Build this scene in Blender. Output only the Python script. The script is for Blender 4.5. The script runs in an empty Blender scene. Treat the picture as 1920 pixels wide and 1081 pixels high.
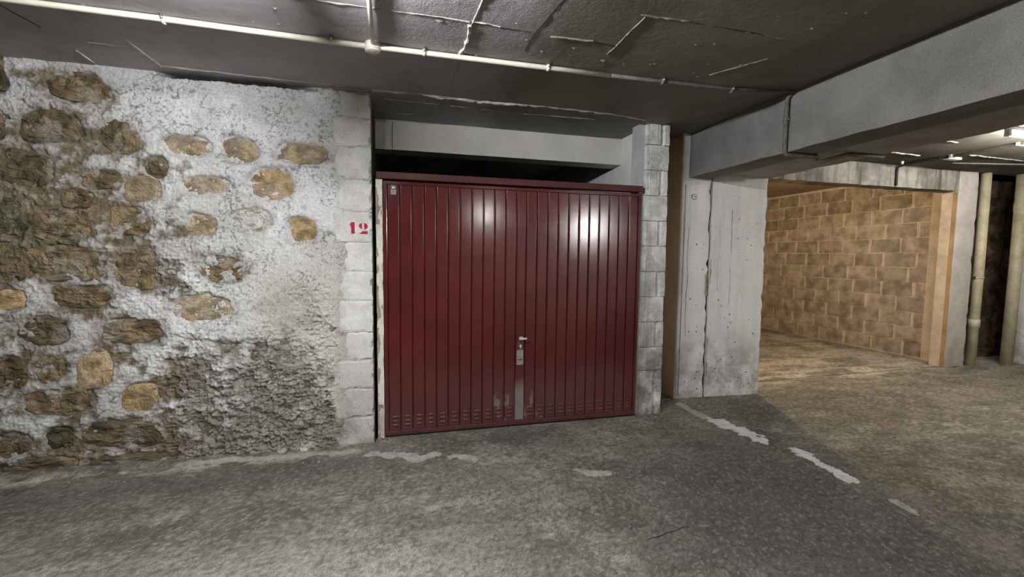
import bpy, bmesh, math, random
import numpy as np
from mathutils import Matrix, Vector

random.seed(7)
rng = np.random.default_rng(7)
sc = bpy.context.scene
COL = sc.collection
PI = math.pi

# ------------------------------------------------------------------ camera, world, exposure
cam_data = bpy.data.cameras.new('camera')
cam_data.sensor_width = 36.0
cam_data.lens = 831.33 / 1920 * 36.0
cam_data.clip_start = 0.05
cam = bpy.data.objects.new('camera', cam_data)
COL.objects.link(cam)
yaw, pitch, roll = math.radians(14.5416), math.radians(-4.1236), math.radians(-0.6319)
fwd = Vector((math.sin(yaw) * math.cos(pitch), math.cos(yaw) * math.cos(pitch), math.sin(pitch)))
rgt = Vector((math.cos(yaw), -math.sin(yaw), 0))
dwn = fwd.cross(rgt)
r2 = math.cos(roll) * rgt + math.sin(roll) * dwn
d2 = -math.sin(roll) * rgt + math.cos(roll) * dwn
rot = Matrix((r2, -d2, -fwd)).transposed()
cam.matrix_world = Matrix.Translation((0, 0, 1.55)) @ rot.to_4x4()
sc.camera = cam

world = bpy.data.worlds.new('world')
sc.world = world
world.use_nodes = True
world.node_tree.nodes['Background'].inputs[0].default_value = (0.0, 0.0, 0.0, 1)

sc.view_settings.view_transform = 'Standard'
sc.view_settings.look = 'None'
sc.view_settings.gamma = 1.0
sc.view_settings.use_curve_mapping = False
sc.view_settings.exposure = 0.0

# lamps: (x, y, z, along axis, length, colour, strength, label)
LAMPS = [
    (-0.50, 1.62, 2.705, 'Y', 1.15, (0.955, 0.96, 1.0), 760.0, 'cool white tube lamp on the ceiling in front of the rubble stone wall'),
    (6.66, 3.0, 2.765, 'X', 2.1, (1.0, 0.96, 0.89), 270.0, 'lit tube lamp on the ceiling beyond the concrete beam before the open bay'),
    (2.45, -4.9, 2.735, 'Y', 1.2, (1.0, 0.98, 0.95), 900.0, 'tube lamp deep in the garage on the ceiling left of the beam'),
    (7.6, -9.2, 2.755, 'Y', 1.5, (1.0, 0.98, 0.95), 3200.0, 'tube lamp at the far rear of the garage right of the beam'),
]
BAY_LAMP = (4.74, 5.9, 2.84, (1.0, 0.75, 0.46), 4000.0)

# ------------------------------------------------------------------ noise
def _hash(ix, iy, iz, seed):
    h = (ix.astype(np.int64) * 374761393 + iy.astype(np.int64) * 668265263 + iz.astype(np.int64) * 2147483647 + seed * 974634541) & 0xffffffff
    h = ((h ^ (h >> 13)) * 1274126177) & 0xffffffff
    h = ((h ^ (h >> 16)) * 2246822519) & 0xffffffff
    return ((h ^ (h >> 15)) & 0xffffff) / float(0xffffff)

def vnoise(x, y, seed=0):
    x = np.asarray(x, float); y = np.asarray(y, float)
    ix = np.floor(x); iy = np.floor(y)
    fx = x - ix; fy = y - iy
    fx = fx * fx * fx * (fx * (fx * 6 - 15) + 10); fy = fy * fy * fy * (fy * (fy * 6 - 15) + 10)
    z = np.zeros_like(ix)
    a = _hash(ix, iy, z, seed); b = _hash(ix + 1, iy, z, seed)
    c = _hash(ix, iy + 1, z, seed); d = _hash(ix + 1, iy + 1, z, seed)
    return (a + (b - a) * fx) * (1 - fy) + (c + (d - c) * fx) * fy

def fbm(x, y, octs=4, seed=0, gain=0.5):
    s = 0.0; a = 1.0; t = 0.0
    for o in range(octs):
        cs, sn = math.cos(0.6 * o), math.sin(0.6 * o)
        s = s + a * vnoise((x * cs - y * sn) * 2 ** o + 17.3 * o, (x * sn + y * cs) * 2 ** o - 9.1 * o, seed + o)
        t += a; a *= gain
    return s / t

def ridged(x, y, octs=4, seed=0):
    s = 0.0; a = 1.0; t = 0.0
    for o in range(octs):
        n = 1 - np.abs(2 * vnoise(x * 2 ** o + 3.7 * o, y * 2 ** o + 5.1 * o, seed + o) - 1)
        s = s + a * n; t += a; a *= 0.5
    return s / t

def sstep(a, b, x):
    t = np.clip((x - a) / (b - a), 0, 1)
    return t * t * (3 - 2 * t)

def mix(a, b, t):
    t = np.asarray(t)[..., None]
    return np.asarray(a) * (1 - t) + np.asarray(b) * t

# ------------------------------------------------------------------ mesh helpers
def link(name, me, material=None, parent=None, loc=None):
    o = bpy.data.objects.new(name, me)
    COL.objects.link(o)
    if material is not None and len(me.materials) == 0:
        me.materials.append(material)
    if parent is not None:
        o.parent = parent
    if loc is not None:
        o.location = loc
    return o

def tag(o, label=None, cat=None, group=None, kind=None):
    if label: o['label'] = label
    if cat: o['category'] = cat
    if group: o['group'] = group
    if kind: o['kind'] = kind
    return o

def empty(name, loc, label=None, cat=None, group=None, kind=None):
    o = bpy.data.objects.new(name, None)
    o.empty_display_size = 0.1
    COL.objects.link(o)
    o.location = loc
    return tag(o, label, cat, group, kind)

def quads_mesh(name, co, faces, colors=None, smooth=True):
    me = bpy.data.meshes.new(name)
    nf = len(faces)
    me.vertices.add(len(co)); me.vertices.foreach_set('co', np.asarray(co, np.float32).ravel())
    me.loops.add(nf * 4); me.loops.foreach_set('vertex_index', np.asarray(faces, np.int32).ravel())
    me.polygons.add(nf)
    me.polygons.foreach_set('loop_start', np.arange(0, nf * 4, 4, dtype=np.int32))
    me.polygons.foreach_set('use_smooth', np.full(nf, smooth))
    if colors is not None:
        at = me.color_attributes.new('Col', 'FLOAT_COLOR', 'POINT')
        c = np.ones((len(co), 4), np.float32); c[:, :3] = colors
        at.data.foreach_set('color', c.ravel())
    me.update(calc_edges=True)
    me.validate()
    return me

def grid_faces(nu, nv, flip=False):
    i = np.arange(nu - 1)[:, None]; j = np.arange(nv - 1)[None, :]
    a = (i * nv + j).ravel(); b = a + nv; c = b + 1; d = a + 1
    f = np.stack([a, b, c, d], 1)
    return f[:, ::-1] if flip else f

def ragged(name, lx, ly, field, thr, place, colors=None):
    """thin flake: the cells of a small grid where a field passes a threshold, given a thickness"""
    nu, nv = len(lx), len(ly)
    X, Y = np.meshgrid(lx, ly, indexing='ij')
    F = field(X, Y)
    f = grid_faces(nu, nv)
    keep = (F.ravel()[f].mean(1) > thr)
    f = f[keep]
    if len(f) == 0:
        return None
    used = np.unique(f); remap = -np.ones(nu * nv, int); remap[used] = np.arange(len(used))
    co = place(X.ravel()[used], Y.ravel()[used])
    return quads_mesh(name, co, remap[f], smooth=False)

def box_bm(x0, x1, y0, y1, z0, z1, bev=0.004, seg=1):
    bm = bmesh.new()
    bmesh.ops.create_cube(bm, size=1.0)
    for v in bm.verts:
        v.co = Vector((x0 + (v.co.x + .5) * (x1 - x0), y0 + (v.co.y + .5) * (y1 - y0), z0 + (v.co.z + .5) * (z1 - z0)))
    if bev > 0:
        bmesh.ops.bevel(bm, geom=list(bm.edges), offset=bev, segments=seg, affect='EDGES', profile=0.6)
    return bm

def bm_obj(name, bm, material, parent=None, smooth=False, loc=None):
    me = bpy.data.meshes.new(name)
    if loc is not None:
        bmesh.ops.translate(bm, verts=bm.verts, vec=-Vector(loc))
    bm.to_mesh(me); bm.free()
    if smooth:
        for p in me.polygons: p.use_smooth = True
    if loc is not None and parent is not None:
        loc = Vector(loc) - parent.location
    elif parent is not None and parent.location.length > 0 and loc is None:
        me.transform(Matrix.Translation(-parent.location))
    return link(name, me, material, parent, loc)

def box(name, x0, x1, y0, y1, z0, z1, material, parent=None, bev=0.004, loc=None, seg=1):
    return bm_obj(name, box_bm(x0, x1, y0, y1, z0, z1, bev, seg), material, parent, loc=loc)

def rough_box(name, x0, x1, y0, y1, z0, z1, material, step=0.05, amp=0.004, seed=0, parent=None, chip=0.0):
    """box with subdivided faces, wavering surface and chipped edges"""
    bm = bmesh.new()
    nx, ny, nz = [max(1, int(round(d / step))) for d in (x1 - x0, y1 - y0, z1 - z0)]
    nx, ny, nz = min(nx, 260), min(ny, 260), min(nz, 120)
    vm = {}
    def vert(i, j, k):
        key = (i, j, k)
        if key not in vm:
            vm[key] = bm.verts.new((x0 + (x1 - x0) * i / nx, y0 + (y1 - y0) * j / ny, z0 + (z1 - z0) * k / nz))
        return vm[key]
    for k in (0, nz):
        for i in range(nx):
            for j in range(ny):
                q = [vert(i, j, k), vert(i + 1, j, k), vert(i + 1, j + 1, k), vert(i, j + 1, k)]
                bm.faces.new(q if k else q[::-1])
    for j in (0, ny):
        for i in range(nx):
            for k in range(nz):
                q = [vert(i, j, k), vert(i + 1, j, k), vert(i + 1, j, k + 1), vert(i, j, k + 1)]
                bm.faces.new(q[::-1] if j else q)
    for i in (0, nx):
        for j in range(ny):
            for k in range(nz):
                q = [vert(i, j, k), vert(i, j + 1, k), vert(i, j + 1, k + 1), vert(i, j, k + 1)]
                bm.faces.new(q if i else q[::-1])
    vs = list(bm.verts)
    co = np.array([v.co[:] for v in vs])
    u = co[:, 0] * 1.0 + co[:, 1] * 0.73; w = co[:, 2] + co[:, 1] * 0.41
    for a in range(3):
        n = (fbm(u * 9, w * 9, 3, seed + a * 5) - .5) * 2 * amp
        co[:, a] += n
    if chip > 0:
        lo = np.array([x0, y0, z0]); hi = np.array([x1, y1, z1])
        on = ((np.abs(co - lo) < amp * 1.5) | (np.abs(co - hi) < amp * 1.5)).sum(1) >= 2
        cen = (lo + hi) / 2
        n = np.clip(fbm(u * 14, w * 14, 3, seed + 31) - .5, 0, 1) * 4 * chip
        d = cen - co
        sgn = np.sign(d) * (np.minimum(np.abs(co - lo), np.abs(co - hi)) < amp * 1.5)
        co[on] += (sgn * n[:, None])[on]
    for v, c in zip(vs, co): v.co = c
    return bm_obj(name, bm, material, parent, smooth=False)

def tube_bm(pts, r, seg=12, bm=None, caps=True):
    """round bar along a polyline"""
    bm = bm or bmesh.new()
    pts = [Vector(p) for p in pts]
    rings = []
    up0 = None
    for i, p in enumerate(pts):
        if i == 0: t = (pts[1] - p)
        elif i == len(pts) - 1: t = (p - pts[i - 1])
        else: t = ((pts[i + 1] - p).normalized() + (p - pts[i - 1]).normalized())
        t.normalize()
        ref = up0 if up0 is not None else (Vector((0, 0, 1)) if abs(t.z) < .9 else Vector((1, 0, 0)))
        a = t.cross(ref)
        if a.length < 1e-4: a = t.cross(Vector((0.3, 1, 0.2)))
        a.normalize(); b = a.cross(t).normalized(); up0 = b
        rr = r[i] if isinstance(r, (list, tuple)) else r
        rings.append([bm.verts.new(p + a * math.cos(2 * PI * k / seg) * rr + b * math.sin(2 * PI * k / seg) * rr) for k in range(seg)])
    for A, B in zip(rings, rings[1:]):
        for k in range(seg):
            bm.faces.new((A[k], A[(k + 1) % seg], B[(k + 1) % seg], B[k]))
    if caps:
        bm.faces.new(rings[0][::-1]); bm.faces.new(rings[-1])
    bmesh.ops.recalc_face_normals(bm, faces=bm.faces)
    return bm

def tube(name, pts, r, material, parent=None, seg=12, loc=None):
    return bm_obj(name, tube_bm(pts, r, seg), material, parent, smooth=True, loc=loc)

def lathe_bm(profile, center, axis='Z', seg=24):
    """profile [(radius, height)] revolved round an axis"""
    bm = bmesh.new()
    rings = []
    for r, h in profile:
        ring = []
        for k in range(seg):
            a = 2 * PI * k / seg
            p = Vector((r * math.cos(a), r * math.sin(a), h))
            if axis == 'Y': p = Vector((p.x, -p.z, p.y))
            elif axis == 'X': p = Vector((p.z, p.x, p.y))
            ring.append(bm.verts.new(p + Vector(center)))
        rings.append(ring)
    for A, B in zip(rings, rings[1:]):
        for k in range(seg):
            bm.faces.new((A[k], A[(k + 1) % seg], B[(k + 1) % seg], B[k]))
    bm.faces.new(rings[0][::-1]); bm.faces.new(rings[-1])
    bmesh.ops.recalc_face_normals(bm, faces=bm.faces)
    return bm

def poly_plate(name, polys, y_front, thick, material, parent=None):
    """flat shapes in the XZ plane with a thickness"""
    bm = bmesh.new()
    for pts in polys:
        f = [bm.verts.new((x, y_front, z)) for x, z in pts]
        b = [bm.verts.new((x, y_front + thick, z)) for x, z in pts]
        bm.faces.new(f); bm.faces.new(b[::-1])
        n = len(pts)
        for i in range(n):
            bm.faces.new((f[i], b[i], b[(i + 1) % n], f[(i + 1) % n]))
    bmesh.ops.recalc_face_normals(bm, faces=bm.faces)
    return bm_obj(name, bm, material, parent)

# ------------------------------------------------------------------ materials
class NT:
    def __init__(s, name):
        s.m = bpy.data.materials.new(name); s.m.use_nodes = True
        s.t = s.m.node_tree; s.t.nodes.clear()
        s.out = s.n('ShaderNodeOutputMaterial')
        s.b = s.n('ShaderNodeBsdfPrincipled')
        s.l(s.b.outputs[0], s.out.inputs[0])
    def n(s, typ, **kw):
        nd = s.t.nodes.new(typ)
        for k, v in kw.items(): setattr(nd, k, v)
        return nd
    def l(s, a, b): s.t.links.new(a, b)
    def pos(s, scale=(1, 1, 1)):
        g = s.n('ShaderNodeNewGeometry'); mp = s.n('ShaderNodeMapping')
        mp.inputs['Scale'].default_value = scale
        s.l(g.outputs['Position'], mp.inputs['Vector'])
        return mp.outputs[0]
    def noise(s, scale, detail=4, rough=0.55, vec=None, dist=0.0):
        nd = s.n('ShaderNodeTexNoise')
        nd.inputs['Scale'].default_value = scale; nd.inputs['Detail'].default_value = detail
        nd.inputs['Roughness'].default_value = rough; nd.inputs['Distortion'].default_value = dist
        s.l(vec if vec is not None else s.pos(), nd.inputs['Vector'])
        return nd.outputs['Fac']
    def ramp(s, fac, lo, hi):
        nd = s.n('ShaderNodeMapRange', interpolation_type='SMOOTHSTEP')
        nd.inputs['From Min'].default_value = lo; nd.inputs['From Max'].default_value = hi
        s.l(fac, nd.inputs['Value'])
        return nd.outputs[0]
    def mul(s, a, b, op='MULTIPLY'):
        nd = s.n('ShaderNodeMath', operation=op)
        for i, v in enumerate((a, b)):
            if isinstance(v, (int, float)): nd.inputs[i].default_value = v
            else: s.l(v, nd.inputs[i])
        return nd.outputs[0]
    def mixc(s, fac, a, b, blend='MIX'):
        nd = s.n('ShaderNodeMix', data_type='RGBA', blend_type=blend)
        if isinstance(fac, (int, float)): nd.inputs[0].default_value = fac
        else: s.l(fac, nd.inputs[0])
        for i, v in ((6, a), (7, b)):
            if isinstance(v, tuple): nd.inputs[i].default_value = (*v, 1)
            else: s.l(v, nd.inputs[i])
        return nd.outputs[2]
    def z(s):
        g = s.n('ShaderNodeNewGeometry'); x = s.n('ShaderNodeSeparateXYZ')
        s.l(g.outputs['Position'], x.inputs[0]); return x.outputs
    def bump(s, h, strength=0.5, dist=0.01):
        b = s.n('ShaderNodeBump'); b.inputs['Strength'].default_value = strength; b.inputs['Distance'].default_value = dist
        s.l(h, b.inputs['Height']); s.l(b.outputs[0], s.b.inputs['Normal'])
    def fin(s, col, rough=0.9, spec=0.25, metal=0.0):
        if isinstance(col, tuple): s.b.inputs['Base Color'].default_value = (*col, 1)
        else: s.l(col, s.b.inputs['Base Color'])
        if isinstance(rough, (int, float)): s.b.inputs['Roughness'].default_value = rough
        else: s.l(rough, s.b.inputs['Roughness'])
        s.b.inputs['Specular IOR Level'].default_value = spec
        s.b.inputs['Metallic'].default_value = metal
        return s.m

def concrete(name, c1, c2, speck=(0.05, 0.045, 0.04), scale=3.0, speckle=0.0, streak=None, streak_amt=0.0, bump=0.4, bdist=0.006,
             grime=None, rough=0.9, spec=0.2, rust=None, objrand=0.0):
    s = NT(name)
    a = s.ramp(s.noise(scale, 8, 0.62), 0.36, 0.64)
    col = s.mixc(a, c1, c2)
    if streak:
        st = s.ramp(s.noise(7.0, 5, 0.65, s.pos((1.0, 1.0, 0.06))), 0.45, 0.68)
        col = s.mixc(s.mul(st, streak_amt), col, streak)
    if grime:
        zz = s.z()[2]
        g = s.mul(s.ramp(zz, grime[1], grime[2]), -1.0, 'MULTIPLY'); g = s.mul(g, 1.0, 'ADD')
        g = s.mul(g, s.ramp(s.noise(5.0, 7, 0.7), 0.30, 0.62))
        col = s.mixc(s.mul(g, grime[3]), col, grime[0])
    if speckle > 0:
        sp = s.ramp(s.noise(70, 3, 0.6), 0.62, 0.72)
        sp = s.mul(sp, s.ramp(s.noise(4.5, 3, 0.5), 0.38, 0.62))
        col = s.mixc(s.mul(sp, speckle), col, speck)
    fine = s.ramp(s.noise(140, 2, 0.5), 0.2, 0.8)
    col = s.mixc(0.22, col, s.mixc(fine, (0.0, 0.0, 0.0), (1.0, 1.0, 1.0)), 'OVERLAY')
    if objrand > 0:
        oi = s.n('ShaderNodeObjectInfo')
        r = s.mul(s.mul(oi.outputs['Random'], objrand), 1 - objrand / 2, 'ADD')
        col = s.mixc(1.0, col, s.n_rgb(r), 'MULTIPLY')
    h = s.mul(s.mul(s.noise(26, 6, 0.6), 1.0), s.mul(s.noise(110, 3, 0.55), 0.5), 'ADD')
    s.bump(h, bump, bdist)
    return s.fin(col, rough, spec)

def _n_rgb(s, v):
    c = s.n('ShaderNodeCombineColor')
    for i in range(3): s.l(v, c.inputs[i])
    return c.outputs[0]
NT.n_rgb = _n_rgb

def vertex_material(name, bump=0.5, bdist=0.004, rough=0.92, fine_amt=0.3, spec=0.2, bscale=90):
    s = NT(name)
    at = s.n('ShaderNodeAttribute'); at.attribute_name = 'Col'
    f = s.ramp(s.noise(160, 3, 0.6), 0.25, 0.75)
    col = s.mixc(fine_amt, at.outputs['Color'], s.mixc(f, (0, 0, 0), (1, 1, 1)), 'OVERLAY')
    h = s.mul(s.noise(bscale, 5, 0.65), s.mul(s.noise(bscale * 3, 2, 0.5), 0.4), 'ADD')
    s.bump(h, bump, bdist)
    return s.fin(col, rough, spec)

def plain(name, col, rough=0.6, spec=0.4, metal=0.0, var=0.12, scale=30, bump=0.1):
    s = NT(name)
    d = tuple(c * (1 - var * 2) for c in col)
    c = s.mixc(s.ramp(s.noise(scale, 4, 0.6), 0.3, 0.7), d, col)
    s.bump(s.noise(scale * 4, 3), bump, 0.002)
    return s.fin(c, rough, spec, metal)

M = {}
M['wall'] = vertex_material('rubble_plaster', 0.55, 0.004)
M['stone'] = vertex_material('rubble_stone', 0.9, 0.006, fine_amt=0.45, bscale=45)
M['floor'] = vertex_material('floor_concrete', 0.5, 0.003, rough=0.78, fine_amt=0.5, spec=0.3, bscale=60)
M['ceiling'] = concrete('ceiling_concrete', (0.235, 0.222, 0.220), (0.315, 0.30, 0.295), scale=1.6, speckle=0.3, bump=0.35, rough=0.6, spec=0.35)
def ceiling_mat():
    s = NT('ceiling_concrete')
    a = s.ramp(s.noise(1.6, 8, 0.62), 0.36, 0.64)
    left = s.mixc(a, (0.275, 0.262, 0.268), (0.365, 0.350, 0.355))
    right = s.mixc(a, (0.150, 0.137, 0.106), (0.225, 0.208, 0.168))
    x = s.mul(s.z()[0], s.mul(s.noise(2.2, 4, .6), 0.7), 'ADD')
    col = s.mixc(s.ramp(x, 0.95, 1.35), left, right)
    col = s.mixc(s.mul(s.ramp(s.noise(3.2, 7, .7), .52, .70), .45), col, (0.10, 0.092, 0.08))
    sp = s.mul(s.ramp(s.noise(60, 3, 0.6), 0.64, 0.74), s.ramp(s.noise(3.5, 3, 0.5), 0.42, 0.62))
    col = s.mixc(s.mul(sp, .4), col, (0.06, 0.055, 0.05))
    h = s.mul(s.noise(22, 6, 0.62), s.mul(s.noise(110, 3, 0.55), 0.4), 'ADD')
    s.bump(h, 0.6, 0.007)
    return s.fin(col, 0.6, 0.35)
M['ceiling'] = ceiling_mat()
M['ceiling_right'] = concrete('sooty_ceiling', (0.055, 0.05, 0.042), (0.17, 0.155, 0.13), scale=0.8, speckle=0.5, bump=0.35)
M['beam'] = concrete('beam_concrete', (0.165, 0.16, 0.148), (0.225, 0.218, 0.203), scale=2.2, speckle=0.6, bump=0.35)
M['beamfar'] = concrete('beam_bounce_concrete', (0.30, 0.275, 0.235), (0.40, 0.37, 0.32), scale=2.2, speckle=0.5, bump=0.35)  # paler copy of the beam concrete, floor bounce on the underside put into colour
M['white'] = concrete('white_painted_concrete', (0.74, 0.735, 0.71), (0.82, 0.815, 0.79), scale=2.0, speckle=0.8,
                      streak=(0.46, 0.44, 0.41), streak_amt=0.25, grime=((0.24, 0.215, 0.19), 0.25, 0.95, 0.75), bump=0.3)
M['pier'] = concrete('whitewashed_block', (0.54, 0.53, 0.505), (0.84, 0.83, 0.80), scale=8.0, speckle=1.0, bump=0.8, bdist=0.012,
                     grime=((0.11, 0.10, 0.095), 0.1, 1.9, 0.85), streak=(0.20, 0.19, 0.18), streak_amt=0.5)
M['quoin'] = concrete('whitewashed_quoin', (0.53, 0.52, 0.48), (0.66, 0.65, 0.61), scale=5.0, speckle=0.45, bump=0.6, bdist=0.008,
                      grime=((0.27, 0.255, 0.225), 0.1, 1.0, 0.85))
M['lintel'] = concrete('white_lintel', (0.64, 0.62, 0.565), (0.73, 0.71, 0.65), scale=3.0, speckle=0.7, bump=0.3)
M['stained'] = concrete('stained_lintel', (0.13, 0.123, 0.107), (0.27, 0.255, 0.222), scale=3.0, speckle=0.4, streak=(0.045, 0.037, 0.028), streak_amt=0.85, bump=0.4)
M['brown'] = concrete('brown_plaster', (0.58, 0.44, 0.28), (0.68, 0.52, 0.345), scale=4.0, speckle=0.3, bump=0.3)  # brown raised and warmed in colour to make up for missing warm light
M['buff'] = concrete('buff_render', (0.36, 0.31, 0.245), (0.46, 0.40, 0.325), scale=5.0, speckle=0.5, bump=0.4)
M['ochre'] = concrete('ochre_render', (0.23, 0.155, 0.085), (0.31, 0.215, 0.125), scale=4.0, speckle=0.3, bump=0.3)
M['pillar'] = concrete('pillar_plaster', (0.40, 0.365, 0.33), (0.48, 0.445, 0.41), scale=4.0, speckle=0.6, bump=0.35, grime=((0.26, 0.22, 0.18), 0.0, 0.7, 0.6))
M['mortar'] = concrete('pale_mortar', (0.36, 0.31, 0.25), (0.46, 0.40, 0.33), scale=5.0, speckle=0.3, bump=0.6, bdist=0.01)
M['block'] = concrete('raw_concrete_block', (0.175, 0.15, 0.12), (0.33, 0.285, 0.232), scale=5.0, speckle=0.7, bump=0.9, bdist=0.012, objrand=0.3)
M['bayceil'] = concrete('bay_ceiling', (0.30, 0.25, 0.19), (0.40, 0.33, 0.25), scale=2.0, bump=0.3)
M['dark'] = concrete('tarred_wall', (0.022, 0.017, 0.012), (0.15, 0.10, 0.06), scale=5.0, speckle=0.0, streak=(0.12, 0.085, 0.055), streak_amt=0.35, bump=1.0, bdist=0.02)
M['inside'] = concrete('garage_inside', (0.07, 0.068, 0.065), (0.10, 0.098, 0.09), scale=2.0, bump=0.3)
M['greywall'] = concrete('grey_wall', (0.34, 0.335, 0.32), (0.42, 0.41, 0.39), scale=2.0, speckle=0.5, bump=0.3)
M['joint'] = plain('joint_dark', (0.012, 0.011, 0.010), 0.95, 0.05)
M['ridge'] = concrete('lime_ridge', (0.40, 0.38, 0.35), (0.58, 0.55, 0.51), scale=12, bump=0.8)
M['ridge_grey'] = concrete('grey_ridge', (0.24, 0.225, 0.205), (0.33, 0.31, 0.285), scale=12, bump=0.8)
M['ridge_dark'] = concrete('dull_ridge', (0.15, 0.138, 0.112), (0.22, 0.205, 0.17), scale=12, bump=0.8)
M['crack'] = plain('crack_shade', (0.035, 0.032, 0.028), 0.95, 0.05)
M['pvc'] = plain('cream_pvc', (0.70, 0.66, 0.54), 0.45, 0.4, var=0.06)
M['pvc_grey'] = plain('greyed_conduit', (0.16, 0.15, 0.125), 0.6, 0.3, var=0.2)
M['pvc_dark'] = plain('sooty_conduit', (0.05, 0.046, 0.036), 0.6, 0.3, var=0.2)
M['downpipe'] = concrete('cream_downpipe', (0.38, 0.34, 0.22), (0.52, 0.465, 0.32), scale=5.0, speckle=0.3, bump=0.2, rough=0.55, spec=0.35)
M['metal'] = plain('dull_steel', (0.55, 0.54, 0.52), 0.35, 0.5, metal=0.9)
M['brightmetal'] = plain('polished_steel', (0.85, 0.83, 0.82), 0.22, 0.5, metal=0.6, var=0.04)
M['plate'] = plain('worn_lock_plate', (0.34, 0.30, 0.27), 0.45, 0.4, metal=0.3, var=0.2, scale=60)
M['lockred'] = plain('lock_case', (0.09, 0.03, 0.028), 0.45, 0.4)
M['black'] = plain('black_rubber', (0.012, 0.012, 0.012), 0.8, 0.2)
M['whiteink'] = plain('white_print', (0.75, 0.74, 0.72), 0.6, 0.2, var=0.02)
M['greyink'] = plain('grey_print', (0.36, 0.34, 0.33), 0.6, 0.2, var=0.05)
M['badge'] = plain('dark_badge', (0.055, 0.045, 0.045), 0.4, 0.4)
M['redink'] = plain('red_stencil', (0.40, 0.025, 0.04), 0.75, 0.15, var=0.12, scale=40)
M['enamel'] = plain('white_enamel', (0.75, 0.76, 0.76), 0.35, 0.4, var=0.02)
M['housing'] = plain('lamp_housing', (0.75, 0.75, 0.73), 0.4, 0.4, var=0.03)
M['peel'] = concrete('bare_render', (0.24, 0.20, 0.15), (0.34, 0.29, 0.22), scale=12, bump=0.8)
M['jamb'] = concrete('cream_jamb', (0.56, 0.54, 0.46), (0.68, 0.66, 0.58), scale=6, speckle=0.5, bump=0.4, grime=((0.22, 0.19, 0.14), 0.0, 0.4, 0.9))
M['greyjamb'] = concrete('grey_jamb', (0.42, 0.42, 0.42), (0.52, 0.52, 0.52), scale=3, speckle=0.4, bump=0.2)
M['paint'] = concrete('worn_road_paint', (0.50, 0.49, 0.48), (0.66, 0.65, 0.64), scale=10, speckle=0.6, bump=0.4)
M['lime'] = concrete('lime_smear', (0.27, 0.26, 0.23), (0.38, 0.365, 0.33), scale=14, speckle=0.3, bump=0.6)
M['chips'] = plain('pale_chips', (0.40, 0.38, 0.33), 0.8, 0.2, var=0.2)
M['fluo'] = plain('stick_dark', (0.03, 0.026, 0.02), 0.8, 0.2)

def door_paint(name, worn=0.0):
    s = NT(name)
    zz = s.z()[2]
    base = s.mixc(s.ramp(s.noise(3.5, 5, 0.6), 0.35, 0.65), (0.072, 0.0098, 0.0098), (0.092, 0.0125, 0.012))
    low = s.mul(s.mul(s.ramp(zz, 0.05, 0.75), -1.0), 1.0, 'ADD')
    dust = s.mul(low, s.ramp(s.noise(4.0, 7, 0.7), 0.25, 0.75))
    col = s.mixc(s.mul(dust, 0.6), base, (0.060, 0.034, 0.024))
    sc_ = s.mul(s.ramp(s.noise(55, 2, 0.5, s.pos((1.0, 1.0, 2.5))), 0.735, 0.76), s.mul(s.ramp(zz, 0.35, 1.0), -0.8))
    if worn > 0:
        w = s.mul(s.mul(s.ramp(zz, 0.30, 0.47), -1.0), 1.0, 'ADD')
        if worn < 1:
            w = s.mul(w, s.ramp(s.noise(22, 5, 0.7, s.pos((1.0, 1.0, 0.35))), 0.50, 0.62))
            w = s.mul(w, s.mul(s.mul(s.ramp(zz, 0.18, 0.38), -1.0), 1.0, 'ADD'))
        else:
            w = s.mul(w, s.ramp(s.noise(16, 5, 0.7, s.pos((1.0, 1.0, 0.4))), 0.28, 0.50))
        col = s.mixc(s.mul(w, 0.9), col, (0.17, 0.165, 0.145))
    rg = s.mul(s.mul(s.noise(9, 4, 0.6), 0.08), s.mul(dust, 0.30), 'ADD')
    rg = s.mul(s.mul(low, 0.28), rg, 'ADD'); rg = s.mul(rg, 0.115, 'ADD')
    s.bump(s.noise(5.0, 2, 0.5, s.pos((1.0, 1.0, 0.5))), 0.15, 0.004)
    return s.fin(col, rg, 0.5)
M['red'] = door_paint('maroon_gloss')
M['reddull'] = plain('maroon_dusty', (0.085, 0.026, 0.028), 0.6, 0.25, var=.1, scale=8)
M['redworn'] = door_paint('maroon_scuffed', 0.6)
M['redbare'] = door_paint('maroon_rubbed_bare', 1.0)

def emission(name, col, strength):
    s = NT(name)
    s.t.nodes.remove(s.b)
    e = s.n('ShaderNodeEmission'); e.inputs[0].default_value = (*col, 1); e.inputs[1].default_value = strength
    s.l(e.outputs[0], s.out.inputs[0])
    return s.m

# ------------------------------------------------------------------ floor
YW = 3.73          # face of the rubble wall
ZC = 2.81          # ceiling
def lines(*segs):
    out = []
    for a, b, st in segs:
        out += list(np.arange(a, b - st * 0.5, st))
    out.append(segs[-1][1])
    return np.array(out)

fx = lines((-8, -3.2, .4), (-3.2, 4.6, .013), (4.6, 8.8, .035), (8.8, 13, .4))
fy = lines((-13, 1.1, .5), (1.1, 4.7, .013), (4.7, 7.0, .035), (7.0, 9.4, .15))
X, Y = np.meshgrid(fx, fy, indexing='ij')
def floor_height(X, Y):
    h = (fbm(X * 1.3, Y * 1.3, 3, 51) - .5) * 0.012 + (fbm(X * 14, Y * 14, 3, 52) - .5) * 0.004
    h = h + 0.022 * np.exp(-(((X - 3.1) / .5) ** 2 + ((Y - 4.15) / .35) ** 2))
    h = h + 0.030 * sstep(0.16, 0.0, 3.74 - Y) * sstep(-0.5, -1.2, X) * (0.5 + fbm(X * 6, Y * 6, 3, 58))
    return np.where((Y > 4.3) & (X < 2.9), 0.0, h)
Z = floor_height(X, Y) - 0.002
n1 = fbm(X * 1.1 + .3 * Y, Y * 1.6, 5, 60); n2 = fbm(X * 4.5, Y * 7.5, 5, 61); n3 = fbm(X * 24, Y * 40, 3, 62); n4 = vnoise(X * 75, Y * 75, 63)
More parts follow.
